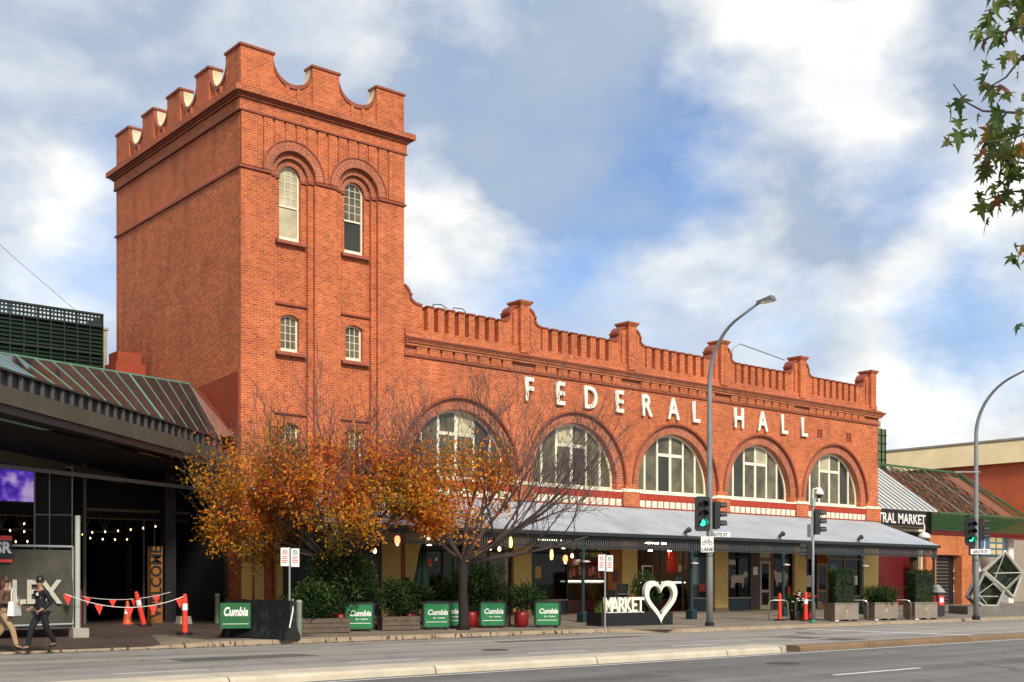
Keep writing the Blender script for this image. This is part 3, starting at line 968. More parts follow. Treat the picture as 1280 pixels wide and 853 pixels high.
hp('finial_coping', MB().prism([[(25.55 + a, z + .03) for a, z in cpn] + [(25.55 + max(.41, a - .05), z - .05) for a, z in reversed(cpn)]], Y0 - .05, Y0 + .52), TERRA, sb_)
for b in BAYX[:-1]:
    finial(b)
finial(57.0, True, False)
for key, x in zip('FEDERALHALL', (32.15, 33.89, 35.67, 37.43, 39.16, 40.95, 42.5, 45.65, 47.47, 49.2, 50.86)):
    o = part('letter', TXT['L' + key], None, hall)
    o.location = (x - hall.location.x, -.10, 9.28)
for xx in (52.35, 54.95):
    for dx in (-.14, .10):
        for dz in (0, .16, .32):
            hp('wall_vent', MB().box(xx + dx - .08, xx + dx + .08, Y0 - .05, Y0 + .01, 9.35 + dz, 9.46 + dz), TERRA)
# roof pipework behind the parapet
solo('roof_aerial', MB().tube([(46.6, 38.6, 11.3), (46.6, 38.6, 13.4), (47.2, 38.6, 13.75), (51.6, 39.2, 13.55)], .03, 6), GREYM, 'thin bent metal pipe rising above the hall parapet between two finials', 'aerial')
solo('roof_bracket', MB().tube([(27.6, 37.9, 12.4), (27.6, 37.9, 12.66), (28.0, 37.9, 12.72), (28.3, 37.9, 12.6)], .02, 6).tube([(28.6, 37.9, 12.4), (28.6, 37.9, 12.68), (29.1, 37.9, 12.7), (29.3, 37.9, 12.5)], .02, 6), DARK, 'small bent rod on the hall parapet beside the tower', 'bracket')

# ------------------------------------------------------------------ verandah along the hall
ver = thing('verandah', 'pale metal skillion verandah with dark picket valance along the hall front', 'verandah', (38.4, 35.6, .2))
def vp(name, mb, m, parent=None, **kw):
    return part(name, mb, m, parent or ver, world=True, **kw)
YG, VX0, VX1 = 33.7, 19.35, 57.35
ZT, ZG = 5.02, 3.68
def roofz(y):
    return ZG + (ZT - ZG) * (y - YG) / (37.4 - YG)
x = VX0
while x < VX1 - .05:                                   # roof sheets, lapped side by side
    x2 = min(x + 1.52, VX1)
    sh = MB().slab((x, YG - .06, ZG - .02), (x2 - .012, YG - .06, ZG - .02), (x2 - .012, 37.36, ZT), (x, 37.36, ZT), .035)
    for q in range(4):
        xr = x + .02 + q * .38
        if xr < x2 - .05:
            sh.bar((xr, YG - .06, ZG + .02), (xr, 37.36, ZT + .04), .02, .008)
    vp('roof_sheet', sh, ROOFM)
    x = x2
vp('gutter', MB().prism([[(YG - .20, 3.54), (YG - .03, 3.54), (YG - .03, 3.64), (YG - .07, 3.64), (YG - .20, 3.67)]], VX0, VX1, 'X'), DARK)
vp('fascia_beam', MB().box(VX0, VX1, YG + .0, YG + .09, 3.42, 3.62), DARK)
vp('valance_rail', MB().box(VX0, VX1, YG + .02, YG + .07, 3.10, 3.16), DARK)
pk = MB()
x = VX0 + .04
while x < VX1:
    pk.box(x, x + .055, YG + .03, YG + .05, 3.05, 3.46)
    x += .115
vp('valance_picket', pk, mat('valance_grey', (.07, .075, .08), .5), kind='stuff')
vp('wall_plate', MB().box(VX0, VX1, 37.36, 37.44, 4.75, 5.06), DARK)
for x in [VX0 + 1.9 * i for i in range(21)]:
    vp('rafter', MB().bar((x, YG + .1, ZG - .10), (x, 37.36, ZT - .10), .06, .12), DARK)
SOF = mat('soffit_paint', (.10, .085, .065), .7)
PX = [19.6, 25.5, 31.8, 38.1, 44.35, 50.6, 57.1]
for i, x in enumerate(PX):
    pst = vp('post', MB().lathe([(.085, 0), (.085, .35), (.07, .4), (.07, 2.75), (.10, 2.8), (.10, 2.88), (.075, 2.92), (.075, 3.3)], 12, (x, YG + .06, .16)), NAVY, smooth=False)
    vp('post_base', MB().box(x - .17, x + .17, YG - .11, YG + .23, .10, .52).taper(x, YG + .06, .52, .6, .17, .17, .09, .09), NAVY, pst)
    vp('post_bracket', MB().tube([(x, YG + .05, 2.7), (x + .1, YG + .05, 3.02), (x + .38, YG + .05, 3.12)], .02, 6).tube([(x, YG + .05, 2.7), (x - .1, YG + .05, 3.02), (x - .38, YG + .05, 3.12)], .02, 6), NAVY, pst)
    if i in (2, 3, 4, 5):
        lb = vp('post_lamp', MB().lathe([(.02, 0), (.16, .03), (.17, .06), (.02, .10)], 12, (x - .02, YG - .14, 2.48)), WHITE, pst)
# spotlights clipped to the gutter
def spotlight(x, label):
    t = thing('gutter_spotlight', label, 'spotlight', (x, YG - .1, 3.66), 0, 'spotlights on the verandah gutter')
    part('bracket', MB().tube([(0, 0, 0), (0, 0, .14)], .02, 6).box(-.12, .12, -.03, .03, -.01, .02), BLACK, t)
    part('lamp_head', MB().tube([(-.14, -.02, .15), (.06, -.02, .24), (.16, -.02, .29)], [.06, .10, .12], 10), BLACK, t)
spotlight(37.6, 'black spotlight on the verandah gutter beside the tall street lamp')
spotlight(43.95, 'black spotlight on the verandah gutter above the bicycle hoops')
spotlight(50.1, 'black spotlight on the verandah gutter nearest its right end')

# ------------------------------------------------------------------ shop fronts under the verandah
SB = .36
hp('ground_lintel', MB().box(X1 + .02, HX1 - .02, Y0 + .05, Y0 + .5, 3.75, 4.6), TIMBER)
hp('shop_ceiling', MB().box(X1 + .02, HX1 - .45, Y0 + .5, 43.2, 3.75, 3.85), INTER)
hp('shop_back_wall', MB().box(X1 + .02, HX1 - .45, 43.0, 43.2, .3, 3.75), INTER)
for x in [31.88, 38.17, 44.46, 50.68]:
    hp('shop_party_wall', MB().box(x - .1, x + .1, Y0 + .56, 43.0, .3, 3.75), INTER)
hp('shop_floor', MB().box(X1, HX1 - .45, Y0 + .2, 43.0, .30, .375), TIMBER)
for a, b in [(25.98, 26.75), (31.4, 32.36), (37.7, 38.66), (43.98, 44.94), (50.2, 51.16), (56.3, HX1)]:
    pr = hp('pillar', MB().box(a, b, Y0 - .03, Y0 + .55, .30, 4.6), PILLAR)
    hp('pillar_base', MB().box(a - .02, b + .02, Y0 - .05, Y0 + .3, .25, .52), mat('pillar_skirting', (.25, .17, .08), .7), pr)
for a, b in [(X0 + .02, 19.52), (19.64, 19.98), (20.5, 20.72), (22.5, 23.0), (24.9, 25.75)]:
    hp('pillar', MB().box(a, b, Y0 - .06, Y0 + .2, .30, 3.9), PILLAR)
hp('dark_entrance', MB().box(20.74, 22.48, Y0 - .02, Y0 + .02, .3, 3.2), BLACK)
hp('dark_entrance', MB().box(23.02, 24.88, Y0 - .02, Y0 + .02, .3, 3.2), BLACK)
CG = mat('door_cream', (.42, .37, .24), .5)
def shopwin(a, b, z0=.36, zr=.95, zt=3.0, n=2, fm=DARK, gm=None, riser=NAVY, z2=3.7):
    f = MB()
    f.box(a, b, Y0 + .12, Y0 + .22, z0 + .0, z0 + .06).box(a, b, Y0 + .12, Y0 + .22, zt, zt + .07).box(a, b, Y0 + .12, Y0 + .22, z2 - .06, z2)
    f.box(a, a + .06, Y0 + .11, Y0 + .23, z0 + .06, z2).box(b - .06, b, Y0 + .11, Y0 + .23, z0 + .06, z2)
    for k in range(1, n):
        xx = a + (b - a) * k / n
        f.box(xx - .03, xx + .03, Y0 + .115, Y0 + .225, z0 + .06, z2)
    s = hp('shopfront', f, fm)
    hp('stall_riser', MB().box(a + .06, b - .06, Y0 + .14, Y0 + .20, z0 + .06, zr), riser, s)
    hp('sill_rail', MB().box(a + .03, b - .03, Y0 + .09, Y0 + .21, zr, zr + .055), CG, s)
    for k in range(n):
        xa, xb = a + (b - a) * k / n, a + (b - a) * (k + 1) / n
        hp('pane', MB().box(xa + .03, xb - .03, Y0 + .165, Y0 + .172, zr + .055, zt), gm or GLASS, s)
        hp('transom_pane', MB().box(xa + .03, xb - .03, Y0 + .165, Y0 + .172, zt + .07, z2 - .06), gm or GLASS, s)
    return s
def door(a, b, zt=2.75, m=CG, z0=.38):
    f = MB().box(a, a + .13, Y0 + .13, Y0 + .20, z0, zt).box(b - .13, b, Y0 + .13, Y0 + .20, z0, zt).box(a + .13, b - .13, Y0 + .13, Y0 + .20, zt - .13, zt).box(a + .13, b - .13, Y0 + .13, Y0 + .20, z0, z0 + .22).box(a + .13, b - .13, Y0 + .13, Y0 + .20, z0 + .85, z0 + .98)
    d = hp('door', f, m)
    hp('door_pane', MB().box(a + .13, b - .13, Y0 + .16, Y0 + .168, z0 + .98, zt - .13), GLASS, d)
    hp('door_pane', MB().box(a + .13, b - .13, Y0 + .16, Y0 + .168, z0 + .22, z0 + .85), GLASSD, d)
    hp('handle', MB().tube([(b - .07, Y0 + .08, 1.2), (b - .07, Y0 + .08, 1.6)], .018, 6), GREYM, d)
    return d
shopwin(26.77, 29.0, n=2, gm=GLASSG)
shopwin(29.02, 31.38, n=2)
shopwin(32.38, 34.55, n=1, gm=GLASSG, zt=3.0)
# open deli counter in the second bay
hp('shop_sign', MB().box(34.75, 37.0, Y0 + .1, Y0 + .16, 2.75, 3.6), BLACK)
for k_, z in (('conn', 3.15), ('city', 2.84)):
    o = part('shop_sign_lettering', TXT[k_], None, hall)
    o.location = (35.9 - hall.location.x, .085, z)
MEAT = mat('red_meat', (.30, .03, .02), .35, vscale=9, col2=(.55, .22, .17))
TUBE = emit_mat('shop_fill_light', (1, .84, .60), 22.0)
WARM = emit_mat('warm_bulb', (1, .50, .22), 22.0)
WARMW = emit_mat('white_bulb', (1, .58, .28), 4.5)
def counter(a, b, y, m=MEAT, zt=1.35):
    c = hp('display_counter', MB().box(a, b, y, y + .9, .37, .95), mat('counter_front', (.12, .02, .015), .4))
    hp('counter_glass', MB().slab((a, y, .95), (b, y, .95), (b, y + .25, zt), (a, y + .25, zt), .01), GLASS, c)
    tr = MB()
    for k in range(int((b - a) / .22)):
        xx = a + .05 + k * .22
        tr.box(xx, xx + .18, y + .2, y + .8, .95, 1.02 + random.random() * .08)
    hp('goods_tray', tr, m, c, kind='stuff')
    hp('counter_light', MB().box(a, b, y + .15, y + .2, zt, zt + .04), MATS.get('counter_tube') or emit_mat('counter_tube', (1, .86, .66), 3.0), c)
    hp('counter_top', MB().box(a, b, y + .2, y + .9, zt + .04, zt + .08), WHITE, c)
counter(35.1, 37.7, 38.5, zt=1.75)
hp('scallop_awning', MB().slab((34.78, Y0 + .3, 2.45), (36.98, Y0 + .3, 2.45), (36.98, Y0 + .75, 2.72), (34.78, Y0 + .75, 2.72), .02), REDP)
for k in range(7):
    x = 35.6 + k * .3
    hp('hanging_goods', MB().lathe([(.02, .35), (.06, .28), (.075, .12), (.05, .02), (.01, 0)], 8, (x, 38.6 + .1 * (k % 2), 1.95 + .06 * (k % 3))), MEAT)
hp('orange_panel', MB().box(37.02, 37.68, Y0 + .05, Y0 + .2, .36, 3.75), ORANGEW)
hp('notice_board', MB().box(37.22, 37.52, Y0 + .02, Y0 + .05, 1.75, 2.3), mat('maroon', (.12, .015, .02), .5))
# open greengrocer in the third bay
counter(39.4, 43.3, 38.6, mat('fruit', (.45, .10, .03), .4, vscale=10, col2=(.32, .30, .05)), 1.7)
hp('red_banner', MB().box(42.2, 42.9, 38.9, 38.93, 2.2, 3.2), REDPL)
hp('red_banner', MB().box(38.8, 39.5, 39.2, 39.23, 2.5, 3.1), mat('red_cloth', (.3, .02, .02), .7))
for a, b in ((41.3, 42.0), (40.0, 40.4)):
    hp('menu_board', MB().box(a, b, 39.7, 39.74, 1.75, 2.55), WHITE)
    hp('menu_board', MB().box(a + .07, b - .07, 39.66, 39.69, 1.82, 2.48), BLACK)
hp('shopfront_post', MB().box(41.85, 41.93, Y0 + .12, Y0 + .2, .37, 3.7).box(40.3, 40.36, Y0 + .12, Y0 + .2, .37, 3.7), DARK)
shopwin(42.3, 43.96, n=1, zt=2.95)
for k in range(26):
    x = 38.75 + k * .2
    hp('security_bar', MB().box(x, x + .025, Y0 + .26, Y0 + .28, 2.75, 3.45), DARK)
for x in (27.3, 29.6, 33.4, 35.9, 40.2, 42.8, 46.0, 49.0, 52.0, 54.4):
    hp('ceiling_fill_tube', MB().box(x - .7, x + .7, 40.2, 40.3, 3.62, 3.68), TUBE)  # unseen glowing strips added near the ceiling to brighten the shops
for x in (39.5, 40.8, 42.1, 35.3, 36.4, 45.8, 48.6, 52.6, 54.8, 28.0, 30.2):
    hp('ceiling_lamp', MB().lathe([(.05, .06), (.10, .03), (.10, 0)], 10, (x, 38.7, 3.2)), TUBE)
# butcher with animal cut-outs in the fourth bay
def decal(pts, cx, z, s, m, name, flip=1):
    hp(name, MB().prism([[(cx + flip * a * s, z + b * s) for a, b in pts]], Y0 + .145, Y0 + .155), m)
cow = [(-.5, .38), (-.42, .50), (.22, .52), (.34, .62), (.40, .70), (.44, .64), (.54, .60), (.56, .50), (.46, .44), (.36, .42), (.30, .28), (.28, .02), (.20, .02), (.20, .20), (-.10, .22), (-.26, .18), (-.28, .0), (-.36, .0), (-.36, .16), (-.42, .0), (-.49, .0), (-.46, .24)]
sheep = [(-.45, .35), (-.44, .52), (-.30, .62), (-.05, .64), (.18, .62), (.34, .64), (.44, .72), (.54, .66), (.56, .56), (.46, .52), (.44, .34), (.34, .24), (.32, .02), (.26, .02), (.24, .20), (-.20, .20), (-.24, .02), (-.30, .02), (-.32, .22)]
TAN = mat('decal_tan', (.42, .34, .22), .6, vscale=6, col2=(.55, .47, .33))
shopwin(44.96, 46.85, n=1, zt=2.95, gm=GLASSG)
decal(cow, 45.95, 1.45, 1.25, TAN, 'cow_cutout')
hp('shop_panel', MB().box(46.87, 47.55, Y0 + .13, Y0 + .2, .4, 3.7), mat('brown_panel', (.07, .03, .02), .5))
hp('shop_notice', MB().box(47.0, 47.35, Y0 + .1, Y0 + .125, 2.1, 2.5), WHITE)
door(47.58, 48.42, 2.8)
hp('door_post', MB().box(48.44, 48.58, Y0 + .1, Y0 + .22, .37, 3.7), mat('red_brown', (.22, .06, .03), .6))
hp('slatted_transom', MB().box(46.87, 48.42, Y0 + .14, Y0 + .19, 2.98, 3.7), CG)
shopwin(48.6, 50.18, n=1, zt=2.95, gm=GLASSG)
decal(sheep, 49.3, 1.5, 1.2, TAN, 'sheep_cutout', -1)
# stock on shelves behind the glass and small posters on it
POST = [mat('poster_%d' % i, c, .6) for i, c in enumerate(((.55, .50, .38), (.45, .05, .03), (.10, .22, .30), (.50, .33, .06), (.06, .20, .07)))]
rs = random.Random(9)
for a, b in ((26.9, 31.2), (32.6, 34.4), (42.4, 43.8), (45.1, 46.7), (48.7, 50.0), (51.3, 52.2), (53.4, 56.1)):
    for z in (1.25, 1.75, 2.25):
        hp('display_shelf', MB().box(a, b, 38.9, 39.25, z - .04, z), TIMBER)
    x = a + .08
    while x < b - .3:
        wd_ = rs.uniform(.14, .36)
        z = rs.choice((1.25, 1.75, 2.25, .6))
        hp('stock_box', MB().box(x, min(b, x + wd_), 38.92, 39.2, z, z + rs.uniform(.18, .4)), POST[rs.randrange(5)])
        x += wd_ * rs.uniform(.6, 1.2)
for x, z, w_, h_, c in ((29.3, 1.4, .4, .55, 0), (32.7, 1.9, .35, .5, 3), (43.0, 1.3, .5, .35, 1), (45.2, 2.6, .5, .22, 0), (49.8, 1.1, .3, .42, 1), (51.4, 1.5, .45, .6, 0), (53.5, 2.3, .6, .4, 2), (55.0, 1.15, .3, .42, 4)):
    hp('poster', MB().box(x, x + w_, Y0 + .15, Y0 + .156, z, z + h_), POST[c])
# fifth bay
shopwin(51.18, 52.3, n=1, zt=2.95)
door(52.32, 53.2, 2.75, TIMBER)
shopwin(53.22, 56.28, n=2, zt=2.95, fm=TIMBER)
hp('red_notice', MB().box(55.5, 55.9, Y0 + .1, Y0 + .12, 1.6, 2.1), WHITE)

# coloured lanterns hung along the verandah
LR = emit_mat('red_lantern', (1, .16, .06), 3.5)
LY = emit_mat('yellow_lantern', (1, .85, .15), 3.0)
for i, (x, y, z, kind) in enumerate([(20.6, 33.2, 2.78, 'b'), (21.8, 33.2, 2.75, 'b'), (22.7, 33.2, 3.05, 'r'), (24.0, 33.2, 3.25, 'b'), (26.8, 33.3, 2.98, 'r'), (27.3, 33.4, 2.92, 'b'), (27.75, 33.3, 3.02, 'y'), (29.75, 33.3, 2.60, 'y'), (30.45, 33.3, 2.52, 'r'), (30.8, 33.3, 2.72, 'b')]):
    nm = {'b': ('festoon_bulb', 'bare glowing bulb', 'bulb'), 'r': ('hanging_lantern', 'glowing red hanging lantern', 'lantern'), 'y': ('hanging_lantern', 'thin yellow-green hanging lantern', 'lantern')}[kind]
    where = ['over the tall shrub, leftmost of the row', 'over the tall shrub, second from the left', 'in front of the yellow pillar under the orange tree', 'beside the closed green umbrella', 'just right of the dark tree trunk', 'beside the red lantern right of the trunk', 'right of the dark tree trunk', 'in front of the dark green shop window', 'right of the dark green shop window', 'beside the deli sign, rightmost of the row'][i]
    t = thing(nm[0], nm[1] + ' ' + where, nm[2], (x, y, z), 0, 'lights hung along the verandah')
    part('cord', MB().tube([(0, 0, .1), (0, .1, 3.42 - z)], .006, 5), BLACK, t)
    if kind == 'b':
        part('bulb', MB().lathe([(.02, .10), (.05, .06), (.06, 0), (.045, -.05), (.01, -.07)], 10), WARMW, t, smooth=True)
    elif kind == 'r':
        part('shade', MB().lathe([(.03, .24), (.08, .20), (.095, .08), (.08, .0), (.05, -.02)], 10), LR, t, smooth=True)
        part('bulb', MB().lathe([(.02, .0), (.045, -.04), (.04, -.08), (.01, -.10)], 8), WARMW, t, smooth=True)
    else:
        part('shade', MB().lathe([(.02, .36), (.05, .30), (.06, .12), (.05, .0), (.02, -.03)], 10), LY, t, smooth=True)

# ------------------------------------------------------------------ arcade building on the left
arc = thing('arcade_building', 'dark open arcade with glazed canopy roof and concrete fascia beside the tower', 'building', (13, 40, 0))
def ap(name, mb, m, parent=None, **kw):
    return part(name, mb, m, parent or arc, world=True, **kw)
A, B = Vector((4.4, 24.6, 0)), Vector((18.6, 37.65, 0))      # fascia line in plan
dAB = (B - A).normalized()
nin = Vector((-dAB.y, dAB.x, 0))                         # inward
FASC = mat('fascia_concrete', (.050, .042, .028), .75, vscale=.8, col2=(.075, .064, .044))
def strip(z0, z1, off0, off1, a=A, b=B):
    p, q = a + nin * off0, b + nin * off0
    p2, q2 = a + nin * off1, b + nin * off1
    return MB().hexa([(p.x, p.y, z0), (q.x, q.y, z0), (q2.x, q2.y, z0), (p2.x, p2.y, z0), (p.x, p.y, z1), (q.x, q.y, z1), (q2.x, q2.y, z1), (p2.x, p2.y, z1)])
ap('fascia_beam', strip(5.82, 6.24, 0, .3), FASC)
ap('soffit_edge', strip(5.62, 5.82, .06, .6), BLACK)
ap('fascia_channel', strip(6.24, 6.62, .16, .3), BLACK)
n = 40
for k in range(n):
    p = A + (B - A) * ((k + .5) / n)
    ap('fascia_bracket', MB().bar((p.x + nin.x * .10, p.y + nin.y * .10, 6.26), (p.x + nin.x * .10, p.y + nin.y * .10, 6.60), .03, .10), mat('bracket_grey', (.04, .04, .037), .6))
ap('fascia_lip', strip(6.60, 6.65, .02, .3), DARK)
# glazed strip that grows taller towards the tower
def low(t):
    p = A + (B - A) * t + nin * .2
    return Vector((p.x, p.y, 6.67))
def top(t):
    p = A + (B - A) * t + nin * 1.3
    return Vector((p.x, p.y, 6.62 + 1.95 * t))
n = 21
for i in range(n):
    t0, t1 = i / n, (i + 1) / n
    pn_ = ap('roof_pane', MB().slab(low(t0), low(t1), top(t1), top(t0), .02), GLASSR)
    ap('glazing_bar', MB().bar(low(t1) + Vector((0, 0, .03)), top(t1) + Vector((0, 0, .03)), .14 if i == 15 else .035, .03), MINT, pn_)
ap('ridge_bar', MB().bar(top(0), top(1), .07, .07), MINT)
ap('ridge_back', MB().slab(top(0), top(1), (18.9, 41.5, 7.0), (3.0, 29.0, 6.6), .03), DARK)
ap('end_flashing', MB().slab(low(1) + Vector((0, 0, .03)), (19.0, 37.75, 6.78), (19.05, 40.2, 8.55), top(1) + Vector((0, 0, .03)), .02), RUSTB)
ap('back_roof', MB().slab((2, 40.5, 6.9), (18.95, 41.5, 6.9), (18.95, 50, 6.9), (2, 50, 6.9), .1), DARK)
# dark hall inside
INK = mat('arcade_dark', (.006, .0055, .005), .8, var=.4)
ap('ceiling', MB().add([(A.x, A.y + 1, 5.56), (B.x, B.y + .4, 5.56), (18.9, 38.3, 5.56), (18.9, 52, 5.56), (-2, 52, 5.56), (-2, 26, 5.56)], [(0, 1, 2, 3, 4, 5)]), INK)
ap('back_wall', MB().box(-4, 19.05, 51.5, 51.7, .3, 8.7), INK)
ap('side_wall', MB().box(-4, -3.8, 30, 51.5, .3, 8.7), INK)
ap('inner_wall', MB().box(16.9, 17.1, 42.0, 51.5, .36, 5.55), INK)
SL = mat('slat_grey', (.06, .055, .05), .6)
for k in range(34):
    x = 10.2 + k * .21
    ap('wall_slat', MB().box(x, x + .05, 45.9, 45.97, 1.2, 4.0 + .25 * math.sin(k * 2.1)), SL)
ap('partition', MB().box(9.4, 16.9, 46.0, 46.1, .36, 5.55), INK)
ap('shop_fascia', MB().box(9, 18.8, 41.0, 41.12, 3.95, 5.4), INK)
ap('fascia_rail', MB().box(9, 18.8, 40.96, 41.0, 3.93, 3.97).box(15.0, 18.8, 40.9, 40.96, 4.2, 4.3), mat('rail_brown', (.16, .12, .08), .6))
# truss under the ceiling
TR = mat('truss_steel', (.12, .115, .105), .5, .2)
tr = MB()
tr.bar((11.2, 42.5, 3.55), (17.0, 42.5, 3.55), .06, .06).bar((11.2, 42.5, 4.5), (17.0, 42.5, 4.5), .06, .06)
for k in range(8):
    x = 11.2 + k * .725
    tr.bar((x, 42.5, 3.55), (x + .3625, 42.5, 4.5), .035, .035).bar((x + .3625, 42.5, 4.5), (x + .725, 42.5, 3.55), .035, .035)
    tr.bar((x, 42.5, 3.55), (x, 42.5, 4.5), .03, .03)
ap('truss', tr, TR)
ap('tower_side_dark_panel', MB().box(18.85, 18.97, 38.2, 50, .36, 5.5), INK)  # added dark panel: dark wall paint and canopy shade put into its colour
ap('arcade_floor', MB().box(-4, 18.8, 38.3, 51.4, .34, .385), mat('arcade_paving', (.035, .025, .02), .6, vscale=1.5))  # floor slab coloured dark to carry the deep shade of the arcade
for x in (17.2, 17.6, 18.35):
    ap('downpipe', MB().tube([(x, 41.2, .4), (x, 41.2, 5.2)], .04, 6), TR)
ap('column', MB().box(17.35, 17.75, 39.7, 40.1, .3, 5.55), DARK)
ap('column', MB().tube([(13.9, 38.0, .35), (13.9, 38.0, 5.55)], .06, 8), TR)
ap('lower_beam', MB().bar((3.0, 27.4, 5.2), (15.8, 39.4, 5.2), .12, .30), FASC)
ap('lower_beam', MB().bar((9.0, 34.2, 5.0), (18.6, 39.2, 5.0), .1, .12), mat('beam_grey', (.2, .2, .19), .5))
# lit screen high in the hall
SCR = bpy.data.materials.new('violet_screen')
SCR.use_nodes = True
t_ = SCR.node_tree
g_ = t_.nodes.new('ShaderNodeNewGeometry')
n_ = t_.nodes.new('ShaderNodeTexNoise'); n_.inputs['Scale'].default_value = 1.6; n_.inputs['Detail'].default_value = 3
t_.links.new(g_.outputs['Position'], n_.inputs['Vector'])
cr_ = t_.nodes.new('ShaderNodeValToRGB')
cr_.color_ramp.elements[0].position = .38; cr_.color_ramp.elements[0].color = (.02, .01, .25, 1)
cr_.color_ramp.elements[1].position = .66; cr_.color_ramp.elements[1].color = (.75, .55, 1, 1)
e_ = cr_.color_ramp.elements.new(.5); e_.color = (.16, .06, .75, 1)
t_.links.new(n_.outputs['Fac'], cr_.inputs[0])
t_.links.new(cr_.outputs[0], t_.nodes['Principled BSDF'].inputs['Emission Color'])
t_.nodes['Principled BSDF'].inputs['Emission Strength'].default_value = .38
t_.nodes['Principled BSDF'].inputs['Base Color'].default_value = (.02, .02, .03, 1)
ls = thing('video_screen', 'lit violet and blue video screen high inside the dark arcade', 'screen', (12.0, 40.9, 4.6))
part('panel', MB().box(-1.6, 1.25, 0, .04, -.18, .92), SCR, ls)
part('casing', MB().box(-1.66, 1.31, .045, .2, -.24, .95), BLACK, ls)
part('hanger', MB().tube([(.2, .1, .9), (.2, .1, 1.0)], .02, 6).tube([(-.9, .1, .9), (-.9, .1, 1.0)], .02, 6), DARK, ls)
# shade net frame behind the hoarding
fx_ = thing('scaffold_frame', 'tall thin tube frame with dark mesh above the hoarding', 'frame', (11.7, 36.5, .3))
part('upright', MB().tube([(.15, 0, 0), (.15, 0, 4.92)], .025, 6), GREYM, fx_)
part('upright', MB().tube([(.59, 0, 0), (.59, 0, 4.94)], .02, 6), GREYM, fx_)
part('upright', MB().tube([(1.27, 0, 0), (1.27, 0, 4.96)], .025, 6), GREYM, fx_)
part('crossbar', MB().tube([(.15, 0, 4.9), (1.27, 0, 4.94)], .025, 6).tube([(.15, 0, 3.45), (1.27, 0, 3.48)], .02, 6), GREYM, fx_)
part('mesh_panel', MB().box(.17, 1.25, .03, .035, .3, 4.9), mat('shade_net', (.014, .012, .009), .9), fx_)
# strings of bulbs
def bulb_string(pts, sag, nb, label, y):
    s = thing('bulb_string', label, 'light string', pts[0], 0, 'strings of bulbs in the arcade')
    a, b = Vector(pts[0]), Vector(pts[1])
    P = [(b - a) * (i / 20) + Vector((0, 0, -sag * 4 * (i / 20) * (1 - i / 20))) for i in range(21)]
    part('cable', MB().tube(P, .008, 5), BLACK, s)
    me = MB().lathe([(.008, .0), (.022, -.02), (.025, -.045), (.012, -.07)], 8).mesh('bulb', WARMW, True)
    for i in range(nb):
        t = (i + .5) / nb
        o = part('bulb', me, None, s)
        o.location = (b - a) * t + Vector((0, 0, -sag * 4 * t * (1 - t)))
bulb_string([(10.0, 39.2, 3.62), (17.0, 39.2, 3.72)], .30, 16, 'string of small glowing bulbs, highest across the arcade', 0)
bulb_string([(9.5, 38.2, 3.25), (14.6, 39.6, 3.4)], .28, 13, 'string of small glowing bulbs, lowest, above the hoarding', 0)
bulb_string([(12.5, 40.2, 3.75), (16.8, 41.2, 3.3)], .2, 9, 'short string of small glowing bulbs sloping down beside the truss', 0)
# welcome column
wc = thing('welcome_column', 'orange column lettered WELCOME standing at the arcade entrance', 'column', (16.25, 38.0, .36))
part('panel', MB().box(-.20, .20, -.15, .15, 0, 2.55), mat('welcome_orange', (.24, .085, .012), .6), wc)
o = part('lettering', TXT['welcome'], None, wc)
o.rotation_euler = (0, R(-90), 0)
o.location = (.15, -.158, 1.38)
# louvred plant screen on the roof
gs = thing('roof_plant_screen', 'dark green louvred plant screen on the arcade roof left of the tower', 'screen', (13, 46, 8.7))
def gp(name, mb, m, **kw):
    return part(name, mb, m, gs, world=True, **kw)
gx0, gx1, gz0, gz1 = 4, 17.55, 9.1, 12.2
for k in range(19):
    z = gz0 + .1 + k * .155
    gp('louvre', MB().hexa([(gx0, 46.0, z), (gx1, 46.0, z), (gx1, 46.07, z + .05), (gx0, 46.07, z + .05), (gx0, 46.0, z + .03), (gx1, 46.0, z + .03), (gx1, 46.07, z + .10), (gx0, 46.07, z + .10)]), DGREEN)
for k in range(28):
    x = gx1 - k * .5
    gp('upright', MB().box(x - .04, x, 45.94, 46.0, 7.0, gz1), DGREEN)
gp('top_rail', MB().box(gx0, gx1, 45.92, 46.1, gz1 - .06, gz1 + .02), DGREEN)
gp('mid_rail', MB().box(gx0, gx1, 45.92, 46.1, gz1 - .52, gz1 - .46).box(gx0, gx1, 45.93, 46.09, 10.6, 10.68), DGREEN)
pf = MB()
x = gx0
while x < gx1:
    pf.box(x, x + .06, 45.99, 46.01, gz1 - .46, gz1 - .06)
    x += .14
gp('perforated_strip', pf.box(gx0, gx1, 45.985, 46.0, gz1 - .20, gz1 - .14).box(gx0, gx1, 45.985, 46.0, gz1 - .34, gz1 - .30), DGREEN, kind='stuff')
gp('side_panel', MB().box(gx1 - .05, gx1, 46.1, 49.5, gz0, gz1 - .05), DGREEN)
gp('back_panel', MB().box(gx0, gx1 - .05, 46.14, 46.2, 7.0, gz1 - .5), DGREEN)
du = thing('roof_duct', 'red brick duct with a stepped top between plant screen and tower', 'duct', (18.3, 45.5, 8.7))
part('shaft', MB().box(-.55, .50, -.4, .6, -1.7, .75), RUST, du)
part('collar', MB().hexa([(-.6, -.45, .75), (.55, -.45, .75), (.55, .65, .75), (-.6, .65, .75), (-.65, -.5, 1.15), (.6, -.5, 1.15), (.6, .7, 1.15), (-.65, .7, 1.15)]).box(-.62, .57, -.47, .67, 1.15, 1.55), RUST, du)
part('lid', MB().box(-.5, .45, -.35, .55, 1.55, 2.0), RUST, du)
solo('roof_tank', MB().box(18.0, 18.95, 49.2, 50.2, 8.6, 12.3).box(17.95, 19.0, 49.15, 50.25, 12.3, 12.4), CONC, 'grey concrete upstand between the plant screen and the tower', 'upstand')
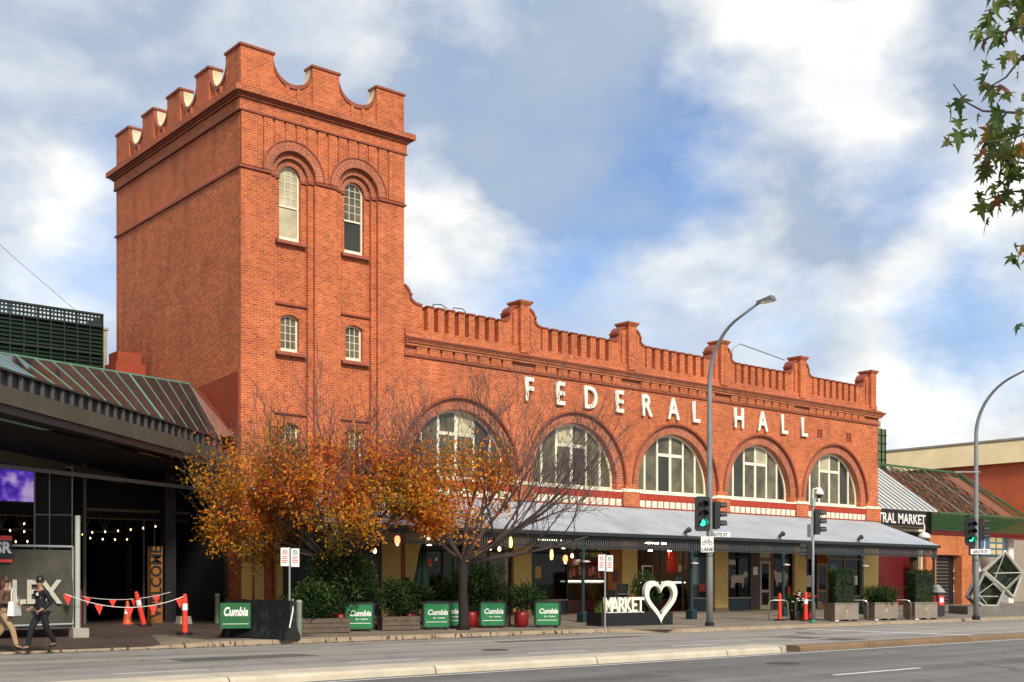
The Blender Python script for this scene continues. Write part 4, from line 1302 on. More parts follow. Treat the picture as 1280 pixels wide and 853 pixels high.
solo('overhead_cable', MB().tube([(2, 45, 24.2), (6, 45.2, 20.4), (10, 45.4, 16.8), (14, 45.6, 13.8), (16.5, 46, 12.2)], .008, 5), DARK, 'thin dark cable running down across the sky to the plant screen', 'cable')

# ------------------------------------------------------------------ hoarding at the left
hd = thing('hoarding', 'dark mesh hoarding panel lettered PLEX on a pale tube frame', 'hoarding', (9.6, 33.6, .17))
HDM = mat('hoarding_mesh', (.040, .038, .027), .85, vscale=2.5, bump=.3, bscale=6, col2=(.07, .066, .048))
sg_ = MB()
nx_, nz_ = 16, 8
for i in range(nx_ + 1):
    for j in range(nz_ + 1):
        x, z = -3.2 + 5.55 * i / nx_, .25 + 2.2 * j / nz_
        sg_.v.append((x, .03 * math.sin(i * 1.7 + j * .9) - .03, z))
for i in range(nx_):
    for j in range(nz_):
        sg_.f.append((i * (nz_ + 1) + j, (i + 1) * (nz_ + 1) + j, (i + 1) * (nz_ + 1) + j + 1, i * (nz_ + 1) + j + 1)); sg_.uv.append(None)
part('mesh_panel', sg_, HDM, hd, smooth=True)
part('top_rail', MB().tube([(-3.2, 0, 2.55), (2.36, 0, 2.55)], .035, 8), GREYM, hd)
part('bottom_rail', MB().tube([(-3.2, -.05, .32), (2.36, -.05, .38)], .035, 8), GREYM, hd)
for x in (-3.2, -.45, 2.36):
    part('upright', MB().tube([(x, 0, .05), (x, 0, 2.55)], .03, 8), GREYM, hd)
o = part('lettering', TXT['plex'], None, hd)
wd = max(v.co.x for v in o.data.vertices) - min(v.co.x for v in o.data.vertices)
o.scale = (1.75 / wd, 1, 1)
o.location = (1.12, -.10, .98)
hs = thing('hoarding_sign', 'small red, black and white sign lettered FSR on the hoarding', 'sign', (9.95, 33.48, 2.38))
part('board', MB().box(-.45, .32, -.01, .01, -.12, .60), BLACK, hs)
part('band', MB().box(-.45, .32, -.016, -.011, .48, .60), REDPL, hs)
part('band', MB().box(-.45, .32, -.016, -.011, -.12, -.04), REDPL, hs)
o = part('lettering', TXT['fsr'], None, hs)
o.location = (.0, -.016, .14)
pp_ = thing('hoarding_post', 'tall pale galvanised post at the end of the hoarding on a concrete block', 'post', (12.07, 33.54, .15))
part('pole', MB().tube([(0, 0, .2), (0, 0, 3.45)], .075, 10), mat('pale_galv', (.42, .44, .38), .5, .1), pp_)
part('block', MB().box(-.18, .26, -.18, .18, 0, .28), CONC, pp_)

# ------------------------------------------------------------------ market building on the right
mk = thing('central_market_building', 'low market building with grey sheet roof and green framed lattice roof right of the hall', 'building', (68, 39, 0))
def kp(name, mb, m, parent=None, **kw):
    return part(name, mb, m, parent or mk, world=True, **kw)
E0, E1, RZ, EZ = 38.9, 43.5, 9.28, 6.0
GSH = mat('zinc_sheet', (.42, .42, .40), .5, vscale=.8, col2=(.52, .52, .50))
x = 58.0
while x < 66.2:
    kp('roof_sheet', MB().slab((x, E0, EZ), (x + .54, E0, EZ), (x + .54, E1, RZ), (x, E1, RZ), .03), GSH)
    kp('roof_seam', MB().bar((x + .55, E0, EZ + .06), (x + .55, E1, RZ + .06), .04, .06), mat('seam_dark', (.10, .10, .10), .5))
    x += .56
LAT = mat('lattice_red', (.22, .030, .013), .6, vscale=2.2, col2=(.27, .07, .02))
xl0, xl1 = 66.4, 77.0
kp('lattice_backing', MB().slab((xl0, E0 + .2, EZ - .22), (xl1, E0 + .2, EZ - .22), (xl1, E1, RZ - .3), (xl0, E1, RZ - .3), .02), LAT)
def sl(t, x):
    return Vector((x, E0 + (E1 - E0) * t, EZ + (RZ - EZ) * t))
nn = 11
for s in (-1, 1):
    for k in range(-4, nn + 4):
        lo, hi = xl0, xl1 - 2.6
        xa = lo + (hi - lo) * k / nn
        xb = xa + s * 3.4
        ts = sorted(((lo - xa) / (xb - xa), (hi - xa) / (xb - xa)))
        t0, t1 = max(0, ts[0]), min(1, ts[1])
        if t1 - t0 > .05:
            kp('lattice_slat', MB().bar(sl(t0, xa + (xb - xa) * t0) + Vector((0, 0, -.08 - .02 * s)), sl(t1, xa + (xb - xa) * t1) + Vector((0, 0, -.08 - .02 * s)), .09, .03), mat('lattice_dark', (.030, .010, .008), .6))
for k in range(12):
    x = xl0 + .05 + k * .95
    kp('roof_bar', MB().bar(sl(0, x), sl(1, x), .06, .05), MINT if k % 3 == 0 else GREENP)
kp('ridge_bar', MB().bar((58.0, E1, RZ + .06), (xl1, E1, RZ + .06), .14, .12), GREENP)
kp('eave_bar', MB().bar((66.2, E0 - .03, EZ), (xl1 + .5, E0 - .03, EZ), .14, .12), GREENP)
kp('hip_bar', MB().bar((xl1 + .5, E0, EZ), (xl1, E1, RZ), .12, .12), GREENP)
kp('roof_end', MB().slab((xl1, E0 + .1, EZ - .2), (xl1, E1, RZ - .1), (xl1, 48, RZ - .1), (xl1, 48, 3), .05), GREENP)
for k in range(7):
    z = 4.92 + k * .146
    kp('fascia_louvre', MB().hexa([(65.6, E0 + .02, z), (78, E0 + .02, z), (78, E0 + .12, z + .04), (65.6, E0 + .12, z + .04),
                                   (65.6, E0 - .05, z + .11), (78, E0 - .05, z + .11), (78, E0 + .10, z + .13), (65.6, E0 + .10, z + .13)]), GREENP)
kp('fascia_post', MB().box(69.6, 69.76, E0 - .10, E0 + .1, 4.84, 5.98), DGREEN)
kp('fascia_post', MB().box(65.4, 65.55, E0 - .06, E0 + .1, 4.7, 5.98), DGREEN)
kp('red_beam', MB().box(65.5, 78, E0 + .05, E0 + .3, 4.65, 4.9), DKRED)
kp('brick_wall', MB().box(65.5, 70.0, E0 + .1, E0 + .5, 3.43, 4.65), BRICKO)
kp('brick_pier', MB().box(64.8, 65.9, E0 - .1, E0 + .5, .3, 3.43), BRICKO)
kp('brick_pier', MB().box(69.0, 70.2, E0 - .02, E0 + .5, .3, 3.43), BRICKO)
rd = kp('roller_door', MB().box(65.9, 69.0, E0 + .55, E0 + .6, .36, 3.43), BLACK)
for k in range(14):
    z = .45 + k * .21
    kp('door_slat', MB().box(65.95, 68.3, E0 + .50, E0 + .55, z, z + .06), mat('slat_dull', (.10, .10, .09), .5), rd)
kp('entry_wall', MB().box(58.0, 65.6, 40.4, 40.6, .3, 4.78), DKRED)
kp('entry_pilaster', MB().box(58.6, 58.85, 39.0, 39.3, .3, 3.6), CREAM)
kp('entry_pilaster', MB().box(64.55, 64.7, 39.0, 39.2, .3, 3.7), CREAM)
kp('back_wall', MB().box(58.0, 94, 48, 48.3, 0, 9.0), INTER)
kp('porch_beam', MB().box(58.2, 65.4, 39.3, 39.5, 4.78, 4.95), CREAM)
cs_ = thing('market_sign', 'black signboard lettered CENTRAL MARKET beside the hall corner', 'sign', (61.25, 38.7, 5.02))
part('board', MB().box(-3.5, 3.35, 0, .12, 0, .92), BLACK, cs_)
part('frame', MB().box(-3.52, 3.37, -.01, .13, -.05, 0).box(-3.52, 3.37, -.01, .13, .92, .96), WOODP, cs_)
o = part('lettering', TXT['central'], None, cs_)
me = o.data
wd = max(v.co.x for v in me.vertices) - min(v.co.x for v in me.vertices)
o.scale = (6.5 / wd, 1, 1.05)
o.location = (.0, -.01, .17)
# shop to the far right
kp('shop_back', MB().box(70.2, 84, 42.4, 42.6, .3, 4.8), mat('shop_pale', (.30, .27, .22), .7, vscale=1.2))
kp('shop_column', MB().box(76.6, 77.3, 39.8, 40.3, .3, 4.7), WHITE)
kp('shop_column', MB().box(73.4, 73.7, 40.2, 40.5, .3, 4.7), WHITE)
for z in (2.45, 1.95, 1.1):
    kp('shop_shelf', MB().box(70.4, 73.4, 41.2, 41.7, z, z + .1), WHITE)
GOODS = mat('goods', (.35, .07, .03), .6, vscale=4, col2=(.5, .35, .12))
for a, b, z, h in ((70.5, 71.4, 2.05, .3), (71.8, 73.2, 2.55, .35), (70.7, 72.6, 1.2, .4)):
    kp('shop_goods', MB().box(a, b, 41.3, 41.6, z, z + h), GOODS)
dsn = thing('menu_screen', 'blue glowing menu screen with a white letter J under the green fascia', 'screen', (73.5, 39.3, 3.45))
part('casing', MB().box(-1.6, 1.7, 0, .15, -.05, 1.35), NAVY, dsn)
part('display', MB().box(-1.5, 1.6, -.02, 0, .02, 1.28), emit_mat('display_blue', (.05, .10, .16), .8), dsn)
o = part('lettering', TXT['J'], None, dsn)
o.location = (-1.0, -.03, .6)
emit_mat('tile_yellow', (.45, .36, .16), .8)
for k in range(6):
    part('menu_tile', MB().box(-.35 + (k % 2) * .9, .35 + (k % 2) * .9, -.035, -.02, .12 + (k // 2) * .4, .4 + (k // 2) * .4), MATS['tile_yellow'], dsn)
# domed camera on a bracket by the market sign
def dome_camera(loc, label, s=1.0):
    t = thing('security_camera', label, 'camera', loc, 0, 'domed security cameras')
    part('arm', MB().tube([(0, 0, .1 * s), (0, 0, .45 * s), (-.3 * s, 0, .5 * s)], .03 * s, 6), WHITE, t)
    part('housing', MB().lathe([(.05 * s, .16 * s), (.2 * s, .08 * s), (.24 * s, -.04 * s), (.2 * s, -.08 * s)], 12), WHITE, t, smooth=True)
    part('dome', MB().lathe([(.17 * s, -.08 * s), (.15 * s, -.16 * s), (.09 * s, -.22 * s), (.02 * s, -.24 * s)], 12), GLASSD, t, smooth=True)
    return t
dome_camera((61.4, 36.9, 4.35), 'white domed security camera below the market sign', 1.5)

# far buildings
fb = thing('far_red_building', 'large rust red building with a pale tan roof edge behind the market roof', 'building', (95, 50, 0))
part('wall', MB().box(-10, 20, -25, 30, 0, 10.6), mat('orange_red_render', (.55, .115, .042), .75, var=.12, vscale=.8), fb)
part('roof_edge', MB().hexa([(-10.4, -25.4, 10.6), (20, -25.4, 10.6), (20, 30, 10.6), (-10.4, 30, 10.6), (-9.6, -24.6, 12.35), (20, -24.6, 12.35), (20, 30, 12.35), (-9.6, 30, 12.35)]), mat('tan_sheet', (.66, .52, .30), .6, vscale=.6), fb)
part('ridge_cap', MB().box(-9.7, 20, -24.7, 30, 12.35, 12.5), CONC, fb)
ft = thing('far_green_tower', 'narrow green louvred tower with a grey cap just right of the hall cornice', 'tower', (77.4, 50, 0))
part('shaft', MB().box(-1.6, .6, 0, 2.4, 7, 13.1), mat('tower_green', (.12, .17, .08), .5), ft)
for k in range(5):
    part('fin', MB().box(-1.6 + k * .5, -1.52 + k * .5, -.08, 0, 7, 13.1), DGREEN, ft)
for k in range(8):
    part('band', MB().box(-1.62, .62, -.05, 0, 8.4 + k * .6, 8.47 + k * .6), DGREEN, ft)
part('cap', MB().box(-.9, .35, .3, 1.8, 13.1, 13.8), CONC, ft)

# ------------------------------------------------------------------ street lamps and signals
def gz(y):
    return .12 + .05 * max(0, min(1, (y - 29.5) / 4.2)) + .19 * max(0, min(1, (y - 33.7) / 3.8))
LENSO = mat('dark_lens', (.03, .02, .02), .25)
GREENL = emit_mat('green_signal', (.02, 1.0, .35), 4.0)
REDL = emit_mat('red_signal', (.5, .02, .02), .6)
def lantern(parent, loc, yaw, lit, board=True, n=3, s=1.0, name='signal_head'):
    """traffic signal head facing local -Y turned by yaw; a part of its pole with lenses and visors as sub-parts"""
    h = n * .33 * s
    b = MB().box(-.16 * s, .16 * s, -.02, .18 * s, -h / 2, h / 2)
    if board:
        w2, h2, r_ = .30 * s, h / 2 + .14 * s, .12 * s
        lp = []
        for cx_, cz_, a0 in ((w2 - r_, h2 - r_, 0), (-w2 + r_, h2 - r_, 90), (-w2 + r_, -h2 + r_, 180), (w2 - r_, -h2 + r_, 270)):
            for q in range(5):
                a = R(a0 + 22.5 * q)
                lp.append((cx_ + r_ * math.cos(a), cz_ + r_ * math.sin(a)))
        b.prism([lp], -.045, -.022)
    o = part(name, b, BLACK, parent)
    o.location = loc
    o.rotation_euler = (0, 0, yaw)
    for i in range(n):
        zc = h / 2 - (i + .5) * .33 * s
        lens = MB()
        lens.prism([[(.11 * s * math.cos(2 * math.pi * k / 14), zc + .11 * s * math.sin(2 * math.pi * k / 14)) for k in range(14)]], -.06, -.047)
        part('lens', lens, (GREENL if i == n - 1 else REDL) if lit == i else LENSO, o)
        vis = MB()
        for k in range(12):
            a0, a1 = R(-20 + 220 * k / 12), R(-20 + 220 * (k + 1) / 12)
            r_ = .135 * s
            p = lambda a, y, q=1: (r_ * q * math.cos(a), y, zc + r_ * q * math.sin(a))
            vis.hexa([p(a0, -.05), p(a1, -.05), p(a1, -.30 * s), p(a0, -.30 * s), p(a0, -.05, 1.07), p(a1, -.05, 1.07), p(a1, -.30 * s, 1.07), p(a0, -.30 * s, 1.07)])
        part('visor', vis, BLACK, o)
    return o
FACE = R(-YAW)          # turned squarely to the far side of the street
LUM = mat('luminaire_grey', (.16, .17, .17), .4, .2)
def street_lamp(x, y, zc, reach, ztop, label, s=1.0):
    t = thing('street_lamp', label, 'street lamp', (x, y, gz(y) - .02), 0, 'tall curved street lamps')
    base = gz(y)
    pts = [(0, 0, 0), (0, 0, 2.0), (0, 0, 5), (0, 0, zc - base)]
    rad = [.125, .12, .105, .085]
    rise = ztop - zc
    for i in range(1, 13):
        a = i / 12
        an = a * R(70)
        pts.append((0, -reach * .78 * (1 - math.cos(an)) , zc - base + rise * .88 * math.sin(an)))
        rad.append(.085 - .035 * a)
    e = Vector(pts[-1])
    pts.append((0, -reach * .92, ztop - base - .02))
    rad.append(.045)
    part('pole', MB().tube(pts, rad, 12), POLE, t, smooth=True)
    part('base_sleeve', MB().lathe([(.17, 0), (.17, .14), (.13, .18)], 12), BLACK, t)
    h = Vector((0, -reach * .92, ztop - base - .02))
    lum = MB().hexa([h + Vector(q) for q in ((-.06, .12, -.06), (.06, .12, -.06), (.15, -.62, -.03), (-.15, -.62, -.03), (-.05, .12, .05), (.05, .12, .05), (.11, -.55, .13), (-.11, -.55, .13))])
    l = part('luminaire', lum, LUM, t)
    part('diffuser', MB().hexa([h + Vector(q) for q in ((-.10, -.12, -.075), (.10, -.12, -.075), (.12, -.56, -.065), (-.12, -.56, -.065), (-.10, -.12, -.05), (.10, -.12, -.05), (.12, -.56, -.03), (-.12, -.56, -.03))]), LETW, l)
    part('pole_band', MB().lathe([(.118, 2.55), (.118, 2.62)], 12), DARK, t)
    return t
lp1 = street_lamp(33.42, 28.74, 9.0, 2.5, 11.6, 'tall grey curved street lamp with signals and a lane sign before the hall')
lantern(lp1, (-.34, .06, 4.12), FACE + R(12), 2, True)
lantern(lp1, (.24, -.20, 4.08), R(62), None, False)
part('signal_bracket', MB().tube([(0, 0, 3.6), (.22, -.18, 3.58)], .03, 6).tube([(0, 0, 3.6), (-.3, .08, 3.6)], .03, 6), POLE, lp1)
nm = part('name_plate', MB().box(-.12, .75, -.015, .015, 3.28, 3.46), WHITE, lp1)
nm.rotation_euler = (0, 0, FACE)
o = part('name_lettering', TXT['grote'], None, nm)
o.location = (.33, -.02, 3.31)
ln_ = part('lane_sign', MB().box(-.34, .12, -.16, -.14, 2.72, 3.30), WHITE, lp1)
ln_.rotation_euler = (0, 0, FACE)
o = part('lane_lettering', TXT['lane'], None, ln_)
o.location = (-.11, -.165, 2.76)
bike = MB()
for cx_ in (-.22, .0):
    bike.tube([(cx_ + .065 * math.cos(2 * math.pi * k / 12), -.165, 3.05 + .065 * math.sin(2 * math.pi * k / 12)) for k in range(13)], .009, 5)
bike.tube([(-.22, -.165, 3.05), (-.16, -.165, 3.17), (-.05, -.165, 3.17), (-.11, -.165, 3.05), (-.16, -.165, 3.17)], .009, 5).tube([(-.05, -.165, 3.17), (0, -.165, 3.05)], .009, 5).tube([(-.05, -.165, 3.17), (-.06, -.165, 3.22), (-.02, -.165, 3.23)], .009, 5)
part('bicycle_symbol', bike, BLACK, ln_)
lp2 = street_lamp(48.54, 26.69, 8.1, 3.2, 10.95, 'tall grey curved street lamp with a lit green signal near the glass sculpture')
lantern(lp2, (-.30, .10, 3.82), FACE + R(18), 2, True, s=.95)
lantern(lp2, (.22, -.16, 3.92), R(40), 0, False, s=.95)
nm2 = part('name_plate', MB().box(-.3, .55, -.17, -.14, 2.85, 3.07), WHITE, lp2)
nm2.rotation_euler = (0, 0, FACE)
o = part('name_lettering', TXT['grote'], None, nm2)
o.location = (.12, -.175, 2.90)
part('cross_arm', MB().bar((-.9, .5, 6.4), (.1, -.1, 6.42), .12, .05), GREYM, lp2)
# signal post with camera
sp_ = thing('signal_post', 'slim green-footed traffic signal post with a domed camera in front of the right bay', 'signal post', (39.22, 28.42, .11))
part('pole', MB().tube([(0, 0, 0), (0, 0, 4.62)], .058, 10), POLE, sp_, smooth=True)
part('foot', MB().lathe([(.13, 0), (.13, .05), (.065, .14)], 10), mat('foot_green', (.02, .16, .07), .5), sp_)
lantern(sp_, (.17, -.13, 4.0), R(58), None, False)
lantern(sp_, (-.17, .13, 2.85), R(-140), None, False, 2, .95, 'walk_signal')
part('control_box', MB().box(-.26, -.08, -.08, .08, 3.4, 3.9), GREYM, sp_)
part('cap_box', MB().box(-.09, .09, -.07, .07, 4.62, 4.95), mat('pale_green_grey', (.32, .38, .33), .5), sp_)
part('camera_arm', MB().tube([(0, 0, 4.9), (.02, 0, 5.3), (.22, -.1, 5.35)], .03, 8), WHITE, sp_)
cm = part('camera_housing', MB().lathe([(.04, .28), (.10, .2), (.17, .06), (.18, -.02)], 12, (.26, -.12, 5.1)), WHITE, sp_, smooth=True)
part('camera_dome', MB().lathe([(.13, -.02), (.11, -.1), (.04, -.16)], 12, (.26, -.12, 5.1)), GLASSD, cm, smooth=True)

# ------------------------------------------------------------------ parking signs
def parking_sign(x, y, h, label, yaw):
    t = thing('parking_sign', label, 'sign', (x, y, gz(y)), yaw, 'parking signs on posts')
    part('post', MB().tube([(0, 0, -.02), (0, 0, h)], .03, 8), GREYM, t)
    for i, xx in enumerate((-.16, .16)):
        b = part('plate', MB().box(xx - .13, xx + .13, -.045, -.033, h - .56 - i * .02, h - .02 - i * .02), WHITE, t)
        rg = MB()
        rg.tube([(xx + .06 * math.cos(2 * math.pi * k / 14), -.05, h - .15 + .06 * math.sin(2 * math.pi * k / 14)) for k in range(15)], .011, 5)
        rg.bar((xx - .05, -.05, h - .11), (xx + .05, -.05, h - .19), .012, .012)
        part('symbol', rg, REDPL if i == 0 else mat('sign_green_ink', (.02, .2, .08), .5), b)
        for q in range(4):
            part('text_line', MB().box(xx - .09, xx + .09 - .03 * (q % 2), -.048, -.045, h - .30 - q * .055, h - .275 - q * .055), REDPL, b)
parking_sign(17.47, 31.17, 2.62, 'two-plate parking sign on a grey post left of the tall shrub', R(-8))
parking_sign(27.95, 28.6, 2.55, 'two-plate parking sign on a grey post beside the heart planter', R(-12))

# ------------------------------------------------------------------ bollards, cones and bunting
def steel_bollard(x, y, label, h=.95):
    t = thing('steel_bollard', label, 'bollard', (x, y, gz(y)), 0, 'grey steel bollards')
    part('tube', MB().lathe([(.085, -.02), (.085, h - .05)], 12), mat('bollard_green_grey', (.20, .23, .16), .45, .2), t, smooth=False)
    part('cap', MB().lathe([(.095, h - .07), (.095, h - .02), (.06, h + .02)], 12), GREYM, t)
steel_bollard(17.55, 30.75, 'grey steel bollard beside the parking sign left of the tall shrub', 1.05)
steel_bollard(18.0, 37.0, 'pale steel bollard in the dark arcade entrance', 1.0)
def flexi(x, y, label, tilt=0.0, h=1.15, band=True):
    t = thing('traffic_bollard', label, 'bollard', (x, y, gz(y)), 0, 'red plastic traffic bollards')
    t.rotation_euler = (0, tilt, 0)
    part('base', MB().lathe([(.24, -.01), (.24, .05), (.12, .08)], 14), BLACK, t)
    part('tube', MB().lathe([(.085, .06), (.075, h - .12), (.06, h - .1), (.06, h - .04), (.03, h)], 12), REDPL, t)
    if band:
        part('reflective_band', MB().lathe([(.088, h * .60), (.086, h * .76)], 12), WHITE, t)
    return t
flexi(15.1, 33.16, 'red traffic bollard with a pale band holding the right end of the bunting', 0, 1.22)
flexi(15.3, 36.6, 'leaning red and white traffic bollard in front of an orange cone', R(-14), 1.15)
flexi(40.1, 30.7, 'plain red traffic bollard between the bicycle hoops', 0, 1.15, False)
flexi(40.5, 29.7, 'red and white traffic bollard left of the slim signal post', 0, 1.2)
flexi(42.0, 30.6, 'red traffic bollard standing among the flowers', 0, 1.15, False)
def cone(x, y, label):
    t = thing('traffic_cone', label, 'cone', (x, y, gz(y)), 0, 'orange traffic cones')
    part('base', MB().box(-.19, .19, -.19, .19, 0, .04), ORANGEP, t)
    part('cone_body', MB().lathe([(.16, .04), (.10, .38), (.045, .74), (.03, .76)], 12), ORANGEP, t)
    part('band', MB().lathe([(.113, .34), (.085, .50)], 12), WHITE, t)
cone(15.15, 37.6, 'orange traffic cone beside the leaning bollard')
def barrier_board(x, y, label):
    t = thing('barrier_leg', label, 'barrier', (x, y, gz(y)), 0)
    part('leg', MB().tube([(0, 0, 0), (0, 0, 1.2)], .09, 10), mat('dull_red', (.18, .03, .025), .6), t)
    part('foot', MB().box(-.25, .25, -.12, .12, 0, .06), BLACK, t)
barrier_board(13.0, 36.0, 'dull red barrier leg just right of the hoarding post')
bn = thing('bunting', 'string of orange-red triangular flags between the hoarding and the bollard', 'bunting', (11.6, 33.2, 1.4))
pa, pb = Vector((0, 0, .0)), Vector((3.5, -.05, -.08))
P = [pa + (pb - pa) * (i / 16) + Vector((0, 0, -.36 * 4 * (i / 16) * (1 - i / 16))) for i in range(17)]
part('cord', MB().tube(P, .012, 5), WHITE, bn)
for i in range(5):
    t = (.02, .27, .52, .72, .95)[i]
    p = pa + (pb - pa) * t + Vector((0, 0, -.36 * 4 * t * (1 - t)))
    part('flag', MB().prism([[(p.x - .13, p.z), (p.x + .13, p.z - .01), (p.x + .02, p.z - .30)]], p.y - .004, p.y + .004), REDPL, bn)
bn2 = thing('bunting', 'second string of red flags hanging further back in the arcade entrance', 'bunting', (13.0, 36.6, 1.35))
P = [Vector((0, 0, 0)) + Vector((3.3, .3, .05)) * (i / 12) + Vector((0, 0, -.2 * 4 * (i / 12) * (1 - i / 12))) for i in range(13)]
part('cord', MB().tube(P, .01, 5), WHITE, bn2)
for t in (.15, .4, .62, .85):
    p = Vector((3.3, .3, .05)) * t + Vector((0, 0, -.8 * t * (1 - t)))
    part('flag', MB().prism([[(p.x - .12, p.z), (p.x + .12, p.z), (p.x, p.z - .26)]], p.y - .004, p.y + .004), REDPL, bn2)
solo('concrete_block', MB().taper(16.9, 37.2, .3, .6, .22, .2, .18, .16), CONC, 'small pale concrete block beside the welcome column', 'block')

# ------------------------------------------------------------------ wrapped barrier and green cafe signs
def cafe_sign(x, y, label, yaw, w2=.43, h=.80, z=.08):
    t = thing('cafe_sign', label, 'sign', (x, y, gz(y)), yaw + R(random.uniform(-5, 5)), 'green cafe signs lettered Cumbia')
    def rr(w_, h0, h1, r_):
        lp = []
        for cx_, cz_, a0 in ((w_ - r_, h1 - r_, 0), (-w_ + r_, h1 - r_, 90), (-w_ + r_, h0 + r_, 180), (w_ - r_, h0 + r_, 270)):
            for q in range(5):
                a = R(a0 + 22.5 * q)
                lp.append((cx_ + r_ * math.cos(a), cz_ + r_ * math.sin(a)))
        return lp
    part('frame', MB().prism([rr(w2 + .05, z - .03, z + h + .05, .10), rr(w2 - .01, z + .01, z + h - .01, .07)], -.035, .03), BLACK, t)
    pn = part('panel', MB().prism([rr(w2, z, z + h, .08)], -.018, .012), SIGNG, t)
    o1 = part('lettering', TXT['cum'], None, pn)
    o1.location = (.02, -.024, z + h * .52)
    k = .98 * w2 / .48
    o1.scale = (k, 1, k * 1.1)
    o2 = part('lettering', TXT['cums'], None, pn)
    o2.location = (.08, -.024, z + h * .36)
    part('rule', MB().box(-w2 * .85, w2 * .82, -.023, -.019, z + h * .21, z + h * .235), WHITE, pn)
    for s in (-1, 1):
        part('foot', MB().box(s * w2 * .7 - .03, s * w2 * .7 + .03, -.2, .2, -.01, .05), BLACK, t)
    return t
SY = R(-YAW + 14)
cafe_sign(20.62, 32.3, 'green Cumbia sign in front of the tall shrub, leftmost on the kerb', SY)
cafe_sign(23.42, 31.95, 'green Cumbia sign left of the dark tree trunk, under the orange leaves', SY)
s3 = cafe_sign(24.5, 32.6, 'partly hidden green Cumbia sign set back behind the tree trunk', SY, .40)
cafe_sign(25.82, 31.95, 'green Cumbia sign in front of the leafy shrub right of the trunk', SY)
cafe_sign(27.68, 31.2, 'green Cumbia sign in front of the low potted plant, rightmost of the row', SY)
wb = thing('wrapped_barrier', 'concrete barrier wrapped in black plastic with a dark green Cumbia sign', 'barrier', (16.15, 30.5, .11), R(-72))
WRAP = mat('black_wrap', (.014, .014, .015), .22, var=.3, vscale=8, bump=.9, bscale=7)
pf_ = [(-.31, 0), (.31, 0), (.31, .08), (.14, .34), (.10, 1.12), (-.10, 1.12), (-.14, .34), (-.31, .08)]
wm = MB()
nseg = 14
for i in range(nseg + 1):
    y = -1.25 + 2.5 * i / nseg
    for (a, z) in pf_:
        wm.v.append((y, a + random.uniform(-.025, .025), max(0, z + random.uniform(-.025, .025))))
for i in range(nseg):
    for k in range(8):
        k2 = (k + 1) % 8
        wm.f.append((i * 8 + k, i * 8 + k2, (i + 1) * 8 + k2, (i + 1) * 8 + k)); wm.uv.append(None)
wm.f.append(tuple(range(8))); wm.uv.append(None)
wm.f.append(tuple(nseg * 8 + k for k in range(8))); wm.uv.append(None)
part('wrapped_body', wm, WRAP, wb)
part('pale_tape', MB().tube([(1.2, .05, 1.13), (1.26, -.02, .8), (1.27, -.16, .35)], .02, 6), WHITE, wb)
wsn = thing('wrapped_barrier_sign', 'dark green Cumbia sign hung on the black wrapped barrier', 'sign', (15.5, 30.72, .42), R(-26))
part('panel', MB().box(-.42, .42, -.01, .01, 0, .72), mat('sign_dark_green', (.004, .10, .022), .5), wsn)
o = part('lettering', TXT['cum'], None, wsn)
o.location = (.0, -.014, .36)
o.scale = (.85, 1, 1.35)
part('rule', MB().box(-.36, .36, -.014, -.01, .12, .135), WHITE, wsn)
# chain rail behind the plants
rl = thing('pipe_rail', 'thin pale pipe rail running behind the shrubs and planters', 'rail', (21, 33.0, .16))
part('rail', MB().tube([(-3.6, -.6, .86), (0, 0, .84), (4.6, .2, .82)], .022, 6), GREYM, rl)
for x in (-3.5, -.2, 2.2, 4.5):
    part('rail_post', MB().tube([(x, -.55 if x < -3 else 0, 0), (x, -.55 if x < -3 else 0, .86)], .02, 6), GREYM, rl)

# ------------------------------------------------------------------ heart and letters on their planter
mpl = thing('letter_planter', 'long black planter box carrying white letters and a heart', 'planter', (31.5, 30.9, .13), R(-4))
part('box', MB().prism([rect(-1.75, 1.75, -.42, .42), rect(-1.68, 1.68, -.35, .35)], 0, .50, 'Z').box(-1.7, 1.7, -.37, .37, .05, .44), BLACK, mpl)
for i, ch in enumerate('MARKET'):
    l = thing('planter_letter', 'white upright letter %s standing on the black planter' % ch, 'letter', (30.08 + i * .31, 30.62 - i * .02, .62), R(-14), 'white letters on the planter')
    o = part('letter_body', TXT['M' + ch], None, l)
    o.location = (0, 0, .02)
    part('letter_base', MB().box(-.14, .14, -.05, .05, 0, .03), WHITE, l)
ht = thing('heart_sculpture', 'large open white heart standing on the right end of the black planter', 'sculpture', (32.6, 30.45, .13), R(-16))
def heart(k, n=60):
    out = []
    for i in range(n):
        t = 2 * math.pi * i / n
        hx = 16 * math.sin(t) ** 3
        hy = 13 * math.cos(t) - 5 * math.cos(2 * t) - 2 * math.cos(3 * t) - math.cos(4 * t)
        out.append((hx, hy))
    return out
H = heart(1)
def hmap(p, inset=0):
    return (p[0] / 16 * .70, .86 + (p[1] + 2.5) / 14.5 * .80)
ho = [hmap(p) for p in H]
hi = [(a * .74, .895 + (b - .86) * .72) for a, b in ho]
for i in range(len(ho)):                      # widen the ring evenly
    a, b = ho[i]
hb = part('heart_ring', MB().prism([ho, hi], -.11, .11), LETW, ht)
bv = hb.modifiers.new('bevel', 'BEVEL'); bv.width = .025; bv.segments = 2; bv.limit_method = 'ANGLE'
part('stand', MB().box(-.06, .06, -.08, .08, -.01, .12), BLACK, ht)

